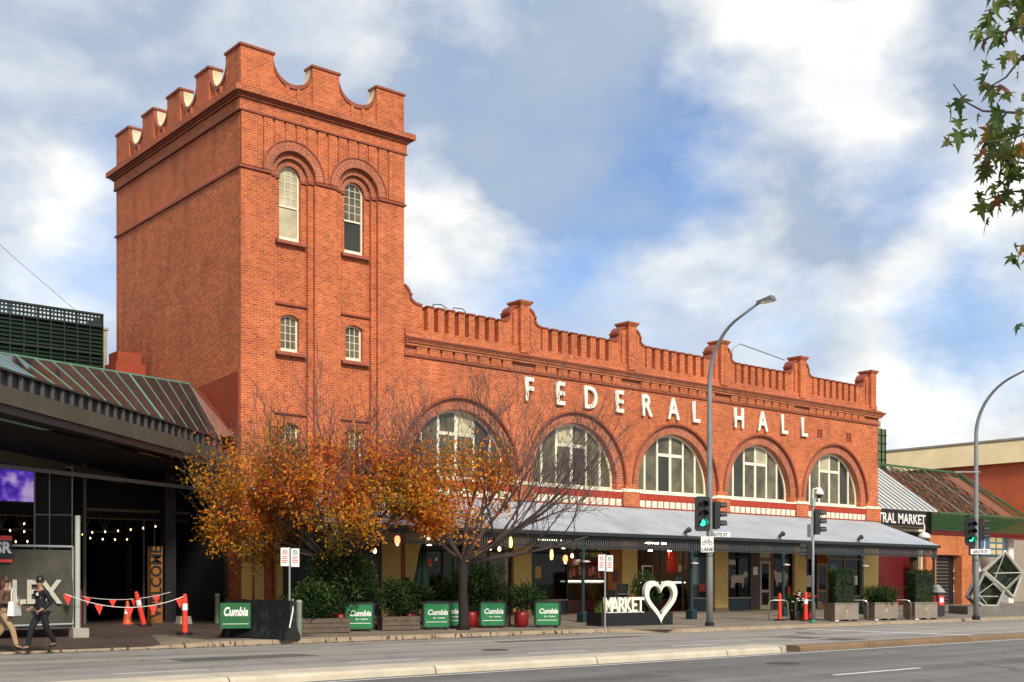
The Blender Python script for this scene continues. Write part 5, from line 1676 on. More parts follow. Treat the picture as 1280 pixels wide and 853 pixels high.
# ------------------------------------------------------------------ bicycle hoops
HOOP = mat('steel_hoop', (.45, .42, .38), .25, .8)
def hoop(x, y, label, yaw=R(-30), wd=.85, h=.85):
    t = thing('bicycle_hoop', label, 'bicycle rack', (x, y, gz(y)), yaw, 'steel bicycle hoops')
    pts = [(-wd / 2, 0, 0), (-wd / 2, 0, h - .18)] + [(-wd / 2 + .18 * (1 - math.cos(R(a))), 0, h - .18 + .18 * math.sin(R(a))) for a in (30, 60, 90)] + [(wd / 2 - .18 * (1 - math.cos(R(a))), 0, h - .18 + .18 * math.sin(R(a))) for a in (90, 60, 30)] + [(wd / 2, 0, h - .18), (wd / 2, 0, 0)]
    part('tube', MB().tube(pts, .026, 8), HOOP, t, smooth=True)
    for s in (-1, 1):
        part('foot_plate', MB().lathe([(.07, 0), (.07, .012)], 10, (s * wd / 2, 0, 0)), HOOP, t)
hoop(40.0, 30.7, 'steel bicycle hoop behind the plain red bollard')
hoop(41.15, 30.2, 'steel bicycle hoop left of the slim signal post')
hoop(43.4, 29.2, 'steel bicycle hoop between the first and second square planters', R(-50))
hoop(45.55, 28.5, 'steel bicycle hoop between the second and third square planters', R(-50))

# ------------------------------------------------------------------ closed umbrella, bins, small street items
um = thing('cafe_umbrella', 'closed dark green cafe umbrella in front of a yellow pillar', 'umbrella', (24.9, 34.8, .2))
cl = MB()
nn_ = 16
prof = [(.05, 2.9), (.13, 2.6), (.20, 2.0), (.33, 1.35), (.42, 1.1)]
for r_, z in prof:
    for k in range(nn_):
        a = 2 * math.pi * k / nn_
        q = r_ * (1 if k % 2 else .62)
        cl.v.append((q * math.cos(a) - .1 * (2.9 - z) * .6, q * math.sin(a), z))
for i in range(len(prof) - 1):
    for k in range(nn_):
        k2 = (k + 1) % nn_
        cl.f.append((i * nn_ + k, i * nn_ + k2, (i + 1) * nn_ + k2, (i + 1) * nn_ + k)); cl.uv.append(None)
part('canopy', cl, mat('umbrella_green', (.006, .030, .020), .8), um)
part('pole', MB().tube([(0, 0, 0), (0, 0, 3.0)], .025, 8), DARK, um)
part('base', MB().lathe([(.3, 0), (.3, .06), (.05, .12)], 14), BLACK, um)
bn_ = thing('litter_bin', 'dark litter bin with a red and white label right of the third square planter', 'bin', (50.2, 29.6, .12))
part('body', MB().box(-.3, .3, -.3, .3, .05, 1.15), DARK, bn_)
part('lid', MB().taper(0, 0, 1.15, 1.5, .34, .34, .12, .12), mat('bin_lid_grey', (.25, .25, .24), .5), bn_)
part('label', MB().box(-.22, .22, -.315, -.305, .55, 1.0), REDPL, bn_)
part('label_text', MB().box(-.15, .15, -.322, -.316, .68, .9), WHITE, bn_)
part('label_side', MB().box(-.315, -.305, -.22, .22, .55, 1.0), REDPL, bn_)
# black scooter parked behind the letter planter
st = thing('parked_scooter', 'black motor scooter parked behind the white letters', 'scooter', (33.6, 33.6, .17), R(25))
wheel = [(.02, 0)]
for s in (-.55, .55):
    wt = part('wheel', MB().tube([(s + .20 * math.cos(2 * math.pi * k / 16), 0, .24 + .20 * math.sin(2 * math.pi * k / 16)) for k in range(17)], .055, 8), BLACK, st, smooth=True)
    part('rim', MB().tube([(s, -.03, .24), (s, .03, .24)], .13, 12), GREYM, wt)
part('body', MB().prism([[(-.75, .50), (-.70, .72), (-.35, .80), (-.05, .62), (.15, .36), (.42, .40), (.46, .85), (.40, 1.05), (.55, 1.05), (.62, .60), (.60, .34), (.2, .24), (-.2, .24), (-.35, .42)]], -.17, .17), BLACK, st)
part('seat', MB().hexa([(-.8, -.14, .78), (-.1, -.14, .74), (-.1, .14, .74), (-.8, .14, .78), (-.78, -.11, .90), (-.14, -.11, .84), (-.14, .11, .84), (-.78, .11, .90)]), mat('seat_vinyl', (.02, .018, .017), .35), st)
part('handlebar', MB().tube([(.38, -.32, 1.10), (.44, -.1, 1.08), (.44, .1, 1.08), (.38, .32, 1.10)], .02, 8), GREYM, st)
part('windscreen', MB().hexa([(.5, -.2, 1.05), (.5, .2, 1.05), (.46, .2, 1.05), (.46, -.2, 1.05), (.40, -.26, 1.5), (.40, .26, 1.5), (.38, .26, 1.5), (.38, -.26, 1.5)]), GLASSD, st)
part('headlight', MB().lathe([(.09, -.02), (.10, .02), (.06, .06)], 10, (.56, 0, .92)), LETW, st)
part('top_box', MB().box(-.95, -.55, -.2, .2, .92, 1.25), BLACK, st)
part('mirror', MB().tube([(.42, -.25, 1.1), (.40, -.30, 1.32)], .01, 5).lathe([(.055, 0), (.055, .02)], 8, (.40, -.30, 1.32)), GREYM, st)

# ------------------------------------------------------------------ square planters
def sq_planter(x, y, label, yaw=R(-30)):
    t = thing('square_planter', label, 'planter', (x, y, .125), yaw, 'grey square planters at the kerb')
    part('body', MB().prism([rect(-.52, .52, -.52, .52), rect(-.47, .47, -.47, .47)], .08, .72, 'Z'), CORTEN, t)
    part('soil', MB().box(-.47, .47, -.47, .47, .5, .66), SOIL, t)
    part('rim', MB().prism([rect(-.545, .545, -.545, .545), rect(-.45, .45, -.45, .45)], .72, .755, 'Z'), CORTEN, t)
    for s in (-1, 1):
        for q in (-1, 1):
            part('foot', MB().box(s * .4 - .08, s * .4 + .08, q * .4 - .08, q * .4 + .08, 0, .08), WHITE if s < 0 else BLACK, t)
    part('emblem', MB().prism([[(.05 * math.cos(2 * math.pi * k / 10), .42 + .09 * math.sin(2 * math.pi * k / 10)) for k in range(10)]], -.526, -.521), CONC, t)
    return t
sq_planter(42.1, 29.1, 'square grey planter with a clipped hedge block, left of the three')
sq_planter(44.5, 28.8, 'square grey planter with a low spreading shrub, middle of the three')
sq_planter(46.6, 28.2, 'square grey planter with a clipped hedge block, right of the three')

# ------------------------------------------------------------------ glass crystal sculpture
cr = thing('crystal_sculpture', 'faceted glass and steel crystal sculpture on a low grey plinth', 'sculpture', (57.2, 30.3, .13), R(-YAW))
STEEL = mat('crystal_steel', (.50, .49, .42), .35, .5)
part('plinth', MB().box(-2.0, 1.6, -1.3, 1.3, 0, .42), CONCD, cr)
def crystal(front, back, sub):
    n = len(front)
    V = [Vector((a, -d, z)) for a, d, z in front] + [Vector((a, -d, z)) for a, d, z in back]
    E_ = [(i, (i + 1) % n) for i in range(n)] + [(n + i, n + (i + 1) % n) for i in range(n)] + [(i, n + i) for i in range(n)]
    F_ = [tuple(range(n)), tuple(n + i for i in range(n))] + [(i, (i + 1) % n, n + (i + 1) % n, n + i) for i in range(n)]
    for f in F_:
        part('facet', MB().add([V[i] for i in f], [tuple(range(len(f)))]), GLASSG, cr)
    for a, b in E_:
        part('edge_bar', MB().tube([V[a], V[b]], .075, 6), STEEL, cr)
    for a, b in sub:
        part('inner_bar', MB().tube([a, b], .03, 6), STEEL, cr)
up = [(-.95, .7, 2.15), (.0, .9, 3.12), (.95, .7, 2.05), (.03, .9, 1.25)]
upb = [(-.75, -.6, 2.0), (.15, -.6, 2.75), (.85, -.6, 1.9), (.1, -.6, 1.3)]
crystal(up, upb, [((-.55, -.86, 2.05), (.9, -.74, 2.08)), ((-.5, -.8, 1.7), (.0, -.9, 3.1))])
lo_ = [(-.95, .7, 2.05), (-.02, .85, 1.2), (-.35, .8, .42), (-1.0, .7, .42), (-1.5, .5, .85)]
lob = [(-.85, -.6, 1.85), (.1, -.6, 1.25), (-.2, -.6, .45), (-.9, -.6, .45), (-1.35, -.6, .9)]
crystal(lo_, lob, [((-1.3, -.65, .95), (-.55, -.82, 1.55)), ((-.55, -.82, 1.55), (-.1, -.86, 1.1)), ((-1.2, -.7, 1.0), (-.8, -.75, .44)), ((-1.25, -.7, .9), (-.3, -.8, .9))])
wing = [(.03, .9, 1.25), (.95, .7, 2.05), (.45, .8, .85)]
wingb = [(.1, .3, 1.25), (.9, .2, 1.95), (.5, .3, .9)]
crystal(wing, wingb, [])

# ------------------------------------------------------------------ foliage helpers
def leaf_mass(pts, size, palette, seed, up=.3, mname='leaves', elong=1.7):
    """small bent leaves at the given points, one mesh; colour picked per leaf"""
    rnd = random.Random(seed)
    V, F, Cc = [], [], []
    for (p, tint) in pts:
        d = Vector((rnd.gauss(0, 1), rnd.gauss(0, 1), rnd.gauss(0, 1) - up)).normalized()
        n = Vector((rnd.gauss(0, .6), rnd.gauss(0, .6), rnd.gauss(0, .6) + .6))
        a = d.cross(n)
        if a.length < 1e-3:
            continue
        a.normalize()
        s = size * rnd.uniform(.6, 1.35)
        nn2 = a.cross(d)
        o = len(V)
        V += [p, p + d * s * .5 + a * s / elong * .5 + nn2 * s * .08, p + d * s, p + d * s * .5 - a * s / elong * .5 + nn2 * s * .08]
        F += [(o, o + 1, o + 2), (o, o + 2, o + 3)]
        c = palette[min(len(palette) - 1, max(0, int((tint + rnd.gauss(0, .17)) * len(palette))))]
        k = rnd.uniform(.65, 1.25)
        col_ = (c[0] * k, c[1] * k, c[2] * k, 1)
        Cc += [col_] * 4
    me = bpy.data.meshes.new(mname)
    me.from_pydata([tuple(v) for v in V], [], F)
    at = me.color_attributes.new('leafcol', 'FLOAT_COLOR', 'POINT')
    at.data.foreach_set('color', [x for c in Cc for x in c])
    me.materials.append(LEAF)
    return me
AUT = [(.085, .090, .014), (.22, .16, .018), (.52, .29, .024), (.74, .35, .028), (.78, .27, .026), (.70, .165, .028), (.52, .085, .028)]
GRN = [(.012, .030, .008), (.022, .050, .012), (.035, .075, .016), (.060, .105, .024), (.10, .14, .035)]
def grow(mb, tips, rnd, p, d, length, r, level, maxlevel, spread, updraft, thin, squash):
    n = 5 if level < 2 else 4
    pts, rads = [p], [r]
    q = p.copy()
    dd = d.normalized()
    for i in range(n):
        dd = (dd + Vector((rnd.gauss(0, .11), rnd.gauss(0, .11) * squash, rnd.gauss(0, .09) + updraft * .12))).normalized()
        q = q + dd * (length / n)
        pts.append(q.copy())
        rads.append(max(.006, r * (1 - (1 - thin) * (i + 1) / n)))
    mb.tube(pts, rads, 7 if level < 2 else (5 if level < 3 else 3), cap=False)
    if level >= 2:
        for i in range(1, n + 1):
            tips.append((pts[i], level))
    if level < maxlevel:
        k = (4 if level == 0 else 5 if level == 1 else 6)
        for j in range(k):
            t = .28 + .72 * (j + rnd.random() * .6) / k
            i = min(n - 1, int(t * n))
            f = t * n - i
            b = pts[i].lerp(pts[i + 1], min(1, f))
            ax = Vector((rnd.gauss(0, 1), rnd.gauss(0, 1) * squash, rnd.gauss(0, .7) + updraft)).normalized()
            nd = ((pts[i + 1] - pts[i]).normalized() * (1 - spread) + ax * spread).normalized()
            grow(mb, tips, rnd, b, nd, length * rnd.uniform(.45, .72), rads[i] * rnd.uniform(.45, .62), level + 1, maxlevel, spread, updraft, thin, squash)
def street_tree(name, label, base, fork_z, limbs, seed, maxlevel, r0, leaf_fn, nleaf, lsize, palette):
    rnd = random.Random(seed)
    t = thing(name, label, 'tree', base, 0, 'autumn street trees in front of the hall')
    tk = MB()
    tk.tube([(0, 0, -.05), (.02, 0, .25), (.0, .03, fork_z * .6), (0, 0, fork_z + .1)], [r0 * 1.5, r0 * 1.05, r0 * .9, r0 * .95], 12, cap=True)
    tips = []
    lm = MB()
    for (sx, up_, dp, ln, rr) in limbs:
        d = RT * sx + Vector((0, 0, up_)) + FW * dp
        grow(lm, tips, rnd, Vector((0, 0, fork_z)), d, ln, rr, 0, maxlevel, .52, .55, .35, .8)
    for p, l in [q for q in tips if q[1] >= 2]:                # long fine shoots above the leaf
        if p.z > 3.3 and rnd.random() < .06:
            ln2 = rnd.uniform(.7, 1.9)
            d = Vector((p.x * .16 + rnd.gauss(0, .22), p.y * .16 + rnd.gauss(0, .18), 1)).normalized()
            m_ = p + d * ln2 * .5 + Vector((rnd.gauss(0, .05), rnd.gauss(0, .05), 0))
            e = p + d * ln2 + Vector((rnd.gauss(0, .12), rnd.gauss(0, .12), 0))
            lm.tube([p, m_, e], [.009, .007, .004], 3, cap=False)
            for _ in range(2):
                b_ = m_.lerp(e, rnd.random() * .7)
                lm.tube([b_, b_ + Vector((rnd.gauss(0, .2), rnd.gauss(0, .16), rnd.uniform(.15, .5)))], [.007, .004], 3, cap=False)
    part('trunk', tk, BARK, t, smooth=True)
    part('branches', lm, TWIG, t, smooth=False, kind='stuff', fixn=False)
    pts = []
    rnd2 = random.Random(seed + 5)
    cand = [(p, leaf_fn(p)) for p, l in tips]
    cand = [(p, w_) for p, w_ in cand if w_ > 0]
    tot = sum(w_ for p, w_ in cand)
    for p, w_ in cand:
        k = nleaf * w_ / tot
        k = int(k) + (1 if rnd2.random() < k - int(k) else 0)
        cl_t = .56 + .24 * math.sin(p.x * 1.9 + seed) * math.cos(p.z * 1.4 + p.x) + .16 * (p.z - 4.5) / 2 + rnd2.gauss(0, .06)
        for _ in range(k):
            pts.append((p + Vector((rnd2.gauss(0, .17), rnd2.gauss(0, .17), rnd2.gauss(0, .13) - .05)), cl_t))
    if pts:
        part('crown', leaf_mass(pts, lsize, palette, seed + 1), None, t, kind='stuff')
    return t
def sx_of(p):
    return p.x * RT.x + p.y * RT.y
# orange tree: full leaf low down, bare twigs at the top
def lf1(p):
    s, z = sx_of(p), p.z
    if z < 1.9:
        return 0
    d = 1 - max(0, (z - 4.2) / 2.6)
    return max(0.03 if z < 7.0 else 0, d)
street_tree('autumn_tree', 'orange autumn tree, twiggy at the top, in front of the brick tower', (20.0, 33.15, .14), 2.3,
            [(-.15, 1.2, -.25, 3.4, .085), (-.8, .65, -.2, 3.2, .08), (.85, .62, -.3, 3.2, .08), (-1.1, .32, -.3, 3.2, .07), (1.0, .22, -.3, 3.0, .065), (.35, 1.0, -.5, 3.1, .075), (-.5, .8, -.6, 3.4, .07), (.1, .55, -.8, 2.8, .06), (-.6, .35, -.7, 2.7, .055), (-1.0, .12, -.35, 2.6, .05), (.6, .02, -.5, 2.6, .05)],
            3, 3, .15, lf1, 25000, .12, AUT)
# second tree: leaves left on its left side, long bare limbs to the right
def lf2(p):
    s, z = sx_of(p), p.z
    if z < 2.3 or s > 1.7:
        return 0
    k = 1 - max(0, (z - 4.6) / 1.7)
    return max(0, k) * (1 if s < .6 else .4)
street_tree('bare_autumn_tree', 'half bare autumn tree with dark limbs spreading right over the verandah', (24.15, 31.45, .14), 2.25,
            [(1.25, .42, -.05, 4.4, .10), (1.15, .75, -.15, 4.2, .095), (.75, 1.05, .0, 3.9, .09), (.15, 1.25, -.1, 3.8, .085), (-.6, 1.0, .0, 3.3, .08), (-1.05, .55, -.1, 2.9, .075), (1.3, .12, -.2, 4.3, .08), (.5, .7, -.6, 3.2, .07), (-.4, .5, -.5, 2.6, .06), (.9, .35, -.5, 3.6, .07)],
            8, 3, .17, lf2, 12500, .12, AUT)

# ------------------------------------------------------------------ shrubs and potted plants
def shrub_leaves(parent, c, rad, n, size, seed, tint=.5, elong=2.2, name='foliage', box=False, shell=.55):
    rnd = random.Random(seed)
    pts = []
    for _ in range(n):
        if box:
            p = Vector((rnd.uniform(-1, 1), rnd.uniform(-1, 1), rnd.uniform(-1, 1)))
            k = rnd.randrange(3)
            if rnd.random() < .8:
                p[k] = math.copysign(rnd.uniform(.9, 1.04), p[k])
        else:
            p = Vector((rnd.gauss(0, 1), rnd.gauss(0, 1), rnd.gauss(0, 1))).normalized() * (rnd.uniform(shell, 1.0) + .12 * math.sin(rnd.random() * 6.28))
            p = p * (1 + .18 * math.sin(5 * p.x + seed) * math.cos(4 * p.z + seed))
        tn = tint + .18 * math.sin(6 * p.x + 2 * p.z + seed) + .12 * p.z
        pts.append((Vector((c[0] + p.x * rad[0], c[1] + p.y * rad[1], c[2] + p.z * rad[2])), tn))
    return part(name, leaf_mass(pts, size, GRN, seed + 3, up=.1, elong=elong), None, parent, kind='stuff')
def stems(parent, c, n, h, spread, seed):
    rnd = random.Random(seed)
    m = MB()
    for _ in range(n):
        e = Vector((rnd.uniform(-1, 1) * spread, rnd.uniform(-1, 1) * spread, h * rnd.uniform(.7, 1)))
        m.tube([Vector(c), Vector(c) + e * .5 + Vector((0, 0, .05)), Vector(c) + e], [.018, .012, .006], 5, cap=False)
    return part('stems', m, BARK, parent)
def red_pot(x, y, label, h=.56, r=.25, plant=None):
    t = thing('potted_plant', label, 'potted plant', (x, y, gz(y)), 0, 'plants in red pots outside the cafe')
    part('pot', MB().lathe([(r * .82, 0), (r, h * .35), (r * 1.02, h * .8), (r * .92, h), (r * .84, h), (r * .8, h - .1)], 16), REDP, t, smooth=True)
    part('soil', MB().lathe([(r * .8, h - .14), (r * .8, h - .11)], 14), SOIL, t)
    return t
t = red_pot(20.15, 32.75, 'tall leafy shrub in a red pot beside the leftmost green sign')
stems(t, (0, 0, .5), 9, 2.2, .8, 1)
shrub_leaves(t, (.15, .1, 1.7), (1.15, .9, 1.05), 3200, .17, 21, .48, 2.6)
t = red_pot(22.85, 32.75, 'dark bushy plant in a red pot between the two left green signs')
stems(t, (0, 0, .5), 7, .8, .6, 2)
shrub_leaves(t, (.1, .1, 1.05), (.95, .7, .55), 1700, .14, 22, .35)
t = red_pot(25.3, 32.5, 'tall upright dark shrub in a red pot right of the tree trunk')
stems(t, (0, 0, .5), 8, 1.6, .5, 3)
shrub_leaves(t, (.35, .1, 1.45), (.95, .7, .95), 2800, .13, 23, .40, 2.0)
t = red_pot(26.95, 31.75, 'low spiky-leaved plant in a red pot beside the rightmost green sign')
stems(t, (0, 0, .5), 10, .6, .6, 4)
shrub_leaves(t, (.35, .2, 1.05), (.85, .55, .42), 800, .26, 24, .45, 4.5)
def trough(x, y, w2, label, seed, n=900, rz=0.0, tall=.45):
    t = thing('timber_trough', label, 'planter', (x, y, gz(y)), rz, 'timber troughs outside the cafe')
    for k in range(3):
        part('board', MB().box(-w2, w2, -.26, -.22, .02 + k * .15, .155 + k * .15), WOODP, t)
    part('back_board', MB().box(-w2, w2, .22, .26, 0, .46), WOODP, t)
    part('end_board', MB().box(-w2 - .03, -w2, -.26, .26, 0, .46), WOODP, t)
    part('end_board', MB().box(w2, w2 + .03, -.26, .26, 0, .46), WOODP, t)
    part('soil', MB().box(-w2, w2, -.22, .22, .2, .4), SOIL, t)
    shrub_leaves(t, (0, 0, .4 + tall), (w2 * 1.05, .5, tall), n, .13, seed, .5)
trough(18.95, 32.1, .95, 'long timber trough of greenery left of the leftmost green sign', 31, 2000, R(-14), .62)
trough(22.1, 32.25, .62, 'short timber trough of greenery right of the leftmost green sign', 32, 1500, R(-14), .66)
trough(21.35, 33.35, .6, 'timber trough of greenery set back between the two left green signs', 34, 1100, R(-14), .75)
trough(26.55, 32.7, .45, 'short timber trough of greenery set back between the two right green signs', 35, 800, R(-14), .6)
trough(24.95, 33.0, .7, 'timber trough of greenery set back behind the tree trunk', 33, 1500, R(-14), .7)
# plants in the letter planter
t = thing('planter_shrub', 'dark green shrub growing behind the white heart', 'shrub', (32.55, 31.05, .55))
stems(t, (0, 0, 0), 8, 1.3, .5, 6)
shrub_leaves(t, (.05, .05, .85), (.75, .45, .72), 1700, .15, 41, .45, 3.0)
t = thing('planter_grass', 'low bright grass tufts behind the white letters', 'grass', (30.7, 31.0, .55))
g_ = MB()
rnd = random.Random(5)
for _ in range(260):
    a, b = rnd.uniform(-.8, 1.2), rnd.uniform(-.25, .2)
    h = rnd.uniform(.2, .62)
    lx = rnd.gauss(0, .12)
    g_.add([(a - .012, b, 0), (a + .012, b, 0), (a + lx, b + rnd.gauss(0, .08), h)], [(0, 1, 2)])
part('blades', g_, mat('grass_green', (.10, .17, .035), .7, var=.4, vscale=8), t, kind='stuff', fixn=False)
# hedges in the square planters
for (x, y, lab, h, bx_) in ((42.1, 29.1, 'clipped upright hedge block in the left square planter', 1.45, True), (46.6, 28.2, 'clipped upright hedge block in the right square planter', 1.42, True), (44.5, 28.8, 'low spreading grassy shrub in the middle square planter', .7, False)):
    t = thing('planter_hedge', lab, 'hedge', (x, y, .75), R(-30), 'plants in the grey square planters')
    if bx_:
        stems(t, (0, 0, 0), 6, .7, .3, int(x))
        core = MB().box(-.40, .40, -.36, .36, .12, h - .08)
        part('hedge_core', core, mat('hedge_core_green', (.010, .018, .006), .9), t)
        shrub_leaves(t, (0, 0, h / 2 + .05), (.44, .40, h / 2 - .02), 2600, .085, int(x * 3), .32, 1.8, box=True)
        shrub_leaves(t, (0, 0, .08), (.55, .5, .16), 300, .12, int(x * 5), .6, 3)
    else:
        stems(t, (0, 0, 0), 10, .5, .6, int(x))
        shrub_leaves(t, (0, 0, .42), (.82, .72, .40), 1500, .24, int(x * 3), .55, 5.0, shell=.4)
# flowers and greenery behind the bollards
t = thing('flower_stand', 'mass of greenery with white and red flowers behind the signal post', 'flower stand', (41.35, 30.6, .13))
part('bucket', MB().lathe([(.2, 0), (.26, .4), (.24, .4)], 14, (-.35, 0, 0)), BLACK, t)
part('bucket', MB().lathe([(.2, 0), (.26, .4), (.24, .4)], 14, (.4, .1, 0)), REDP, t)
shrub_leaves(t, (0, 0, .75), (.85, .4, .45), 1100, .15, 51, .4)
for k in range(16):
    a = random.Random(k * 3 + 1)
    c = (a.uniform(-.8, .85), a.uniform(-.35, .1) - .15, a.uniform(.7, 1.2))
    part('flower', MB().lathe([(.01, -.04), (.06, 0), (.075, .03), (.02, .05)], 7, c), WHITE if k % 3 else REDPL, t)

# fallen leaves along the kerb and in the gutter
rnd = random.Random(44)
pts = []
for _ in range(1500):
    x = rnd.uniform(9, 31)
    if rnd.random() < .55:
        y = (29.6 if x < 28.5 else 28.2) - .2 - abs(rnd.gauss(0, .28)); z = .012
    else:
        y = rnd.uniform(29.9, 33.5); z = gz(y) + .012
    if x > 28.3 and y < 29.4 and y > 27.4:
        continue
    pts.append((Vector((x, y, z)), .5 + rnd.gauss(0, .2)))
lv = leaf_mass(pts, .10, [(.10, .05, .02), (.16, .075, .025), (.24, .11, .02), (.20, .06, .02)], 4, up=0)
for v in lv.vertices:
    v.co.z = .012 + (v.co.z % .02) if v.co.y < 29.4 else gz(v.co.y) + .012
setp(part('fallen_leaves', lv, None), 'brown fallen leaves scattered along the kerb under the trees', 'leaves', None, 'stuff')
# ------------------------------------------------------------------ plane tree on the near footpath, its leaves hanging into view
PLN = [(.040, .075, .010), (.060, .10, .014), (.095, .135, .018), (.13, .12, .016), (.30, .12, .014), (.16, .05, .014)]
pt = thing('plane_tree', 'plane tree branch with broad lobed green and russet leaves hanging at the top right', 'tree', (12.6, 2.2, 0))
tk = MB().tube([(0, 0, -.1), (.05, 0, 1.2), (0, .1, 3.4), (-.3, .3, 5.6)], [.34, .26, .22, .18], 14)
part('trunk', tk, BARK, pt, smooth=True)
def near(px, py, Z):
    """a point Z metres from the camera plane"""
    u = (px - 640) / 1486
    v = FW * Z + RT * (Z * u)
    return Vector((v.x, v.y, 1.7 + (729 - py) / 1486 * Z)) - Vector(pt.location)
lobes = [(0, -.02), (.14, -.14), (.40, -.20), (.24, .02), (.42, .06), (.66, .22), (.34, .24), (.20, .30), (.30, .52), (.14, .56), (.10, .74), (0, 1.12), (-.10, .74), (-.14, .56), (-.30, .52), (-.20, .30), (-.34, .24), (-.66, .22), (-.42, .06), (-.24, .02), (-.40, -.20), (-.14, -.14)]
def leaf_mesh(mi):
    m = MB()
    V = [(0, 0, .02)] + [(a * .95, b * .9, -.16 * (abs(a) * 2) ** 1.5 - .22 * max(0, b) ** 2) for a, b in lobes]
    n = len(lobes)
    m.add(V, [(0, 1 + i, 1 + (i + 1) % n) for i in range(n)])
    return m.mesh('leaf', mi, fixn=False)
LMS = []
for i, c in enumerate(PLN):
    mm = mat('plane_leaf_%d' % i, c, .5, var=.25, vscale=30)
    nt2 = mm.node_tree
    tl = nt2.nodes.new('ShaderNodeBsdfTranslucent')
    tl.inputs[0].default_value = (c[0] * 1.3, c[1] * 1.3, c[2], 1)
    mxs = nt2.nodes.new('ShaderNodeMixShader')
    mxs.inputs[0].default_value = .4
    nt2.links.new(nt2.nodes['Principled BSDF'].outputs[0], mxs.inputs[1])
    nt2.links.new(tl.outputs[0], mxs.inputs[2])
    nt2.links.new(mxs.outputs[0], nt2.nodes['Material Output'].inputs[0])
    LMS.append(leaf_mesh(mm))
rnd = random.Random(77)
root_ = Vector((-.3, .3, 5.6))
sprays = [  # twig paths in the frame, then how many leaves, spread and leaf size
    ([(1400, -60), (1330, -20), (1280, 2), (1230, 14)], 22, 26, .17),
    ([(1400, 0), (1320, 25), (1275, 35), (1240, 45), (1222, 52)], 12, 18, .15),
    ([(1420, 60), (1330, 60), (1290, 62), (1272, 75), (1255, 97), (1235, 110), (1228, 114)], 9, 12, .14),
    ([(1430, 140), (1340, 142), (1270, 141), (1230, 139), (1205, 128), (1189, 105)], 13, 16, .15),
    ([(1440, 180), (1350, 170), (1290, 165), (1260, 175), (1232, 178)], 22, 22, .14),
    ([(1440, 230), (1340, 215), (1285, 205), (1255, 200), (1225, 188)], 26, 24, .14),
    ([(1440, 260), (1350, 245), (1290, 238), (1262, 240), (1235, 250)], 22, 18, .14),
    ([(1450, 330), (1340, 310), (1295, 305), (1275, 308)], 7, 10, .13),
    ([(1450, 420), (1350, 400), (1300, 392), (1284, 391)], 4, 8, .10),
    ([(1440, 90), (1360, 80), (1310, 60), (1290, 30)], 16, 26, .15),
]
for path, nl, spr, ls_ in sprays:
    Z = rnd.uniform(8.7, 9.6)
    P = [near(px + rnd.uniform(-3, 3), py, Z + rnd.uniform(-.15, .15)) for px, py in path]
    mid = root_.lerp(P[0], .5) + Vector((0, 0, .4))
    bp_ = part('branch', MB().tube([root_ + Vector((rnd.uniform(-.05, .05), 0, rnd.uniform(-.8, .2)))] + [mid] + P, [.05, .03] + [.014 - .0095 * i / (len(P) - 1) for i in range(len(P))], 6), TWIG, pt)
    for k in range(int(nl * 2.5)):
        i = rnd.uniform(.6, len(P) - 1)
        a, f = int(min(i, len(P) - 2)), i - int(min(i, len(P) - 2))
        c = P[a].lerp(P[a + 1], min(1, f))
        s = spr / 1486 * Z
        c = c + RT * rnd.gauss(0, s * .75) + Vector((0, 0, rnd.gauss(0, s * .75))) + FW * rnd.gauss(0, .25)
        if sx_of(c + Vector(pt.location)) / (c + Vector(pt.location)).dot(FW) * 1486 + 640 < path[-1][0] - 14:
            continue
        o = part('leaf', LMS[rnd.choice((0, 0, 0, 1, 1, 1, 1, 2, 2, 2, 2, 3, 3, 4, 5))], None, bp_)
        o.location = c
        o.rotation_euler = (rnd.uniform(-1.9, -.7), rnd.gauss(0, .5), rnd.uniform(0, 6.28))
        q = ls_ * rnd.uniform(.5, 1.15)
        o.scale = (q, q, q)
# ------------------------------------------------------------------ two people walking past
def skin_mesh(name, joints, bones, m, sub=2):
    """joints {key: (pos, radius)} and bones [(a, b)]: one continuous skinned surface"""
    keys = list(joints)
    me = bpy.data.meshes.new(name)
    me.from_pydata([joints[k_][0] for k_ in keys], [(keys.index(a), keys.index(b)) for a, b in bones], [])
    ob = bpy.data.objects.new(name, me)
    COL.objects.link(ob)
    md_ = ob.modifiers.new('skin', 'SKIN')
    for i, k_ in enumerate(keys):
        r_ = joints[k_][1]
        me.skin_vertices[0].data[i].radius = r_ if isinstance(r_, tuple) else (r_, r_)
    me.skin_vertices[0].data[0].use_root = True
    sb = ob.modifiers.new('sub', 'SUBSURF')
    sb.levels = sub; sb.render_levels = sub
    dg = bpy.context.evaluated_depsgraph_get()
    out = bpy.data.meshes.new_from_object(ob.evaluated_get(dg))
    bpy.data.objects.remove(ob)
    out.materials.clear()
    out.materials.append(m)
    out.polygons.foreach_set('use_smooth', [True] * len(out.polygons))
    return out
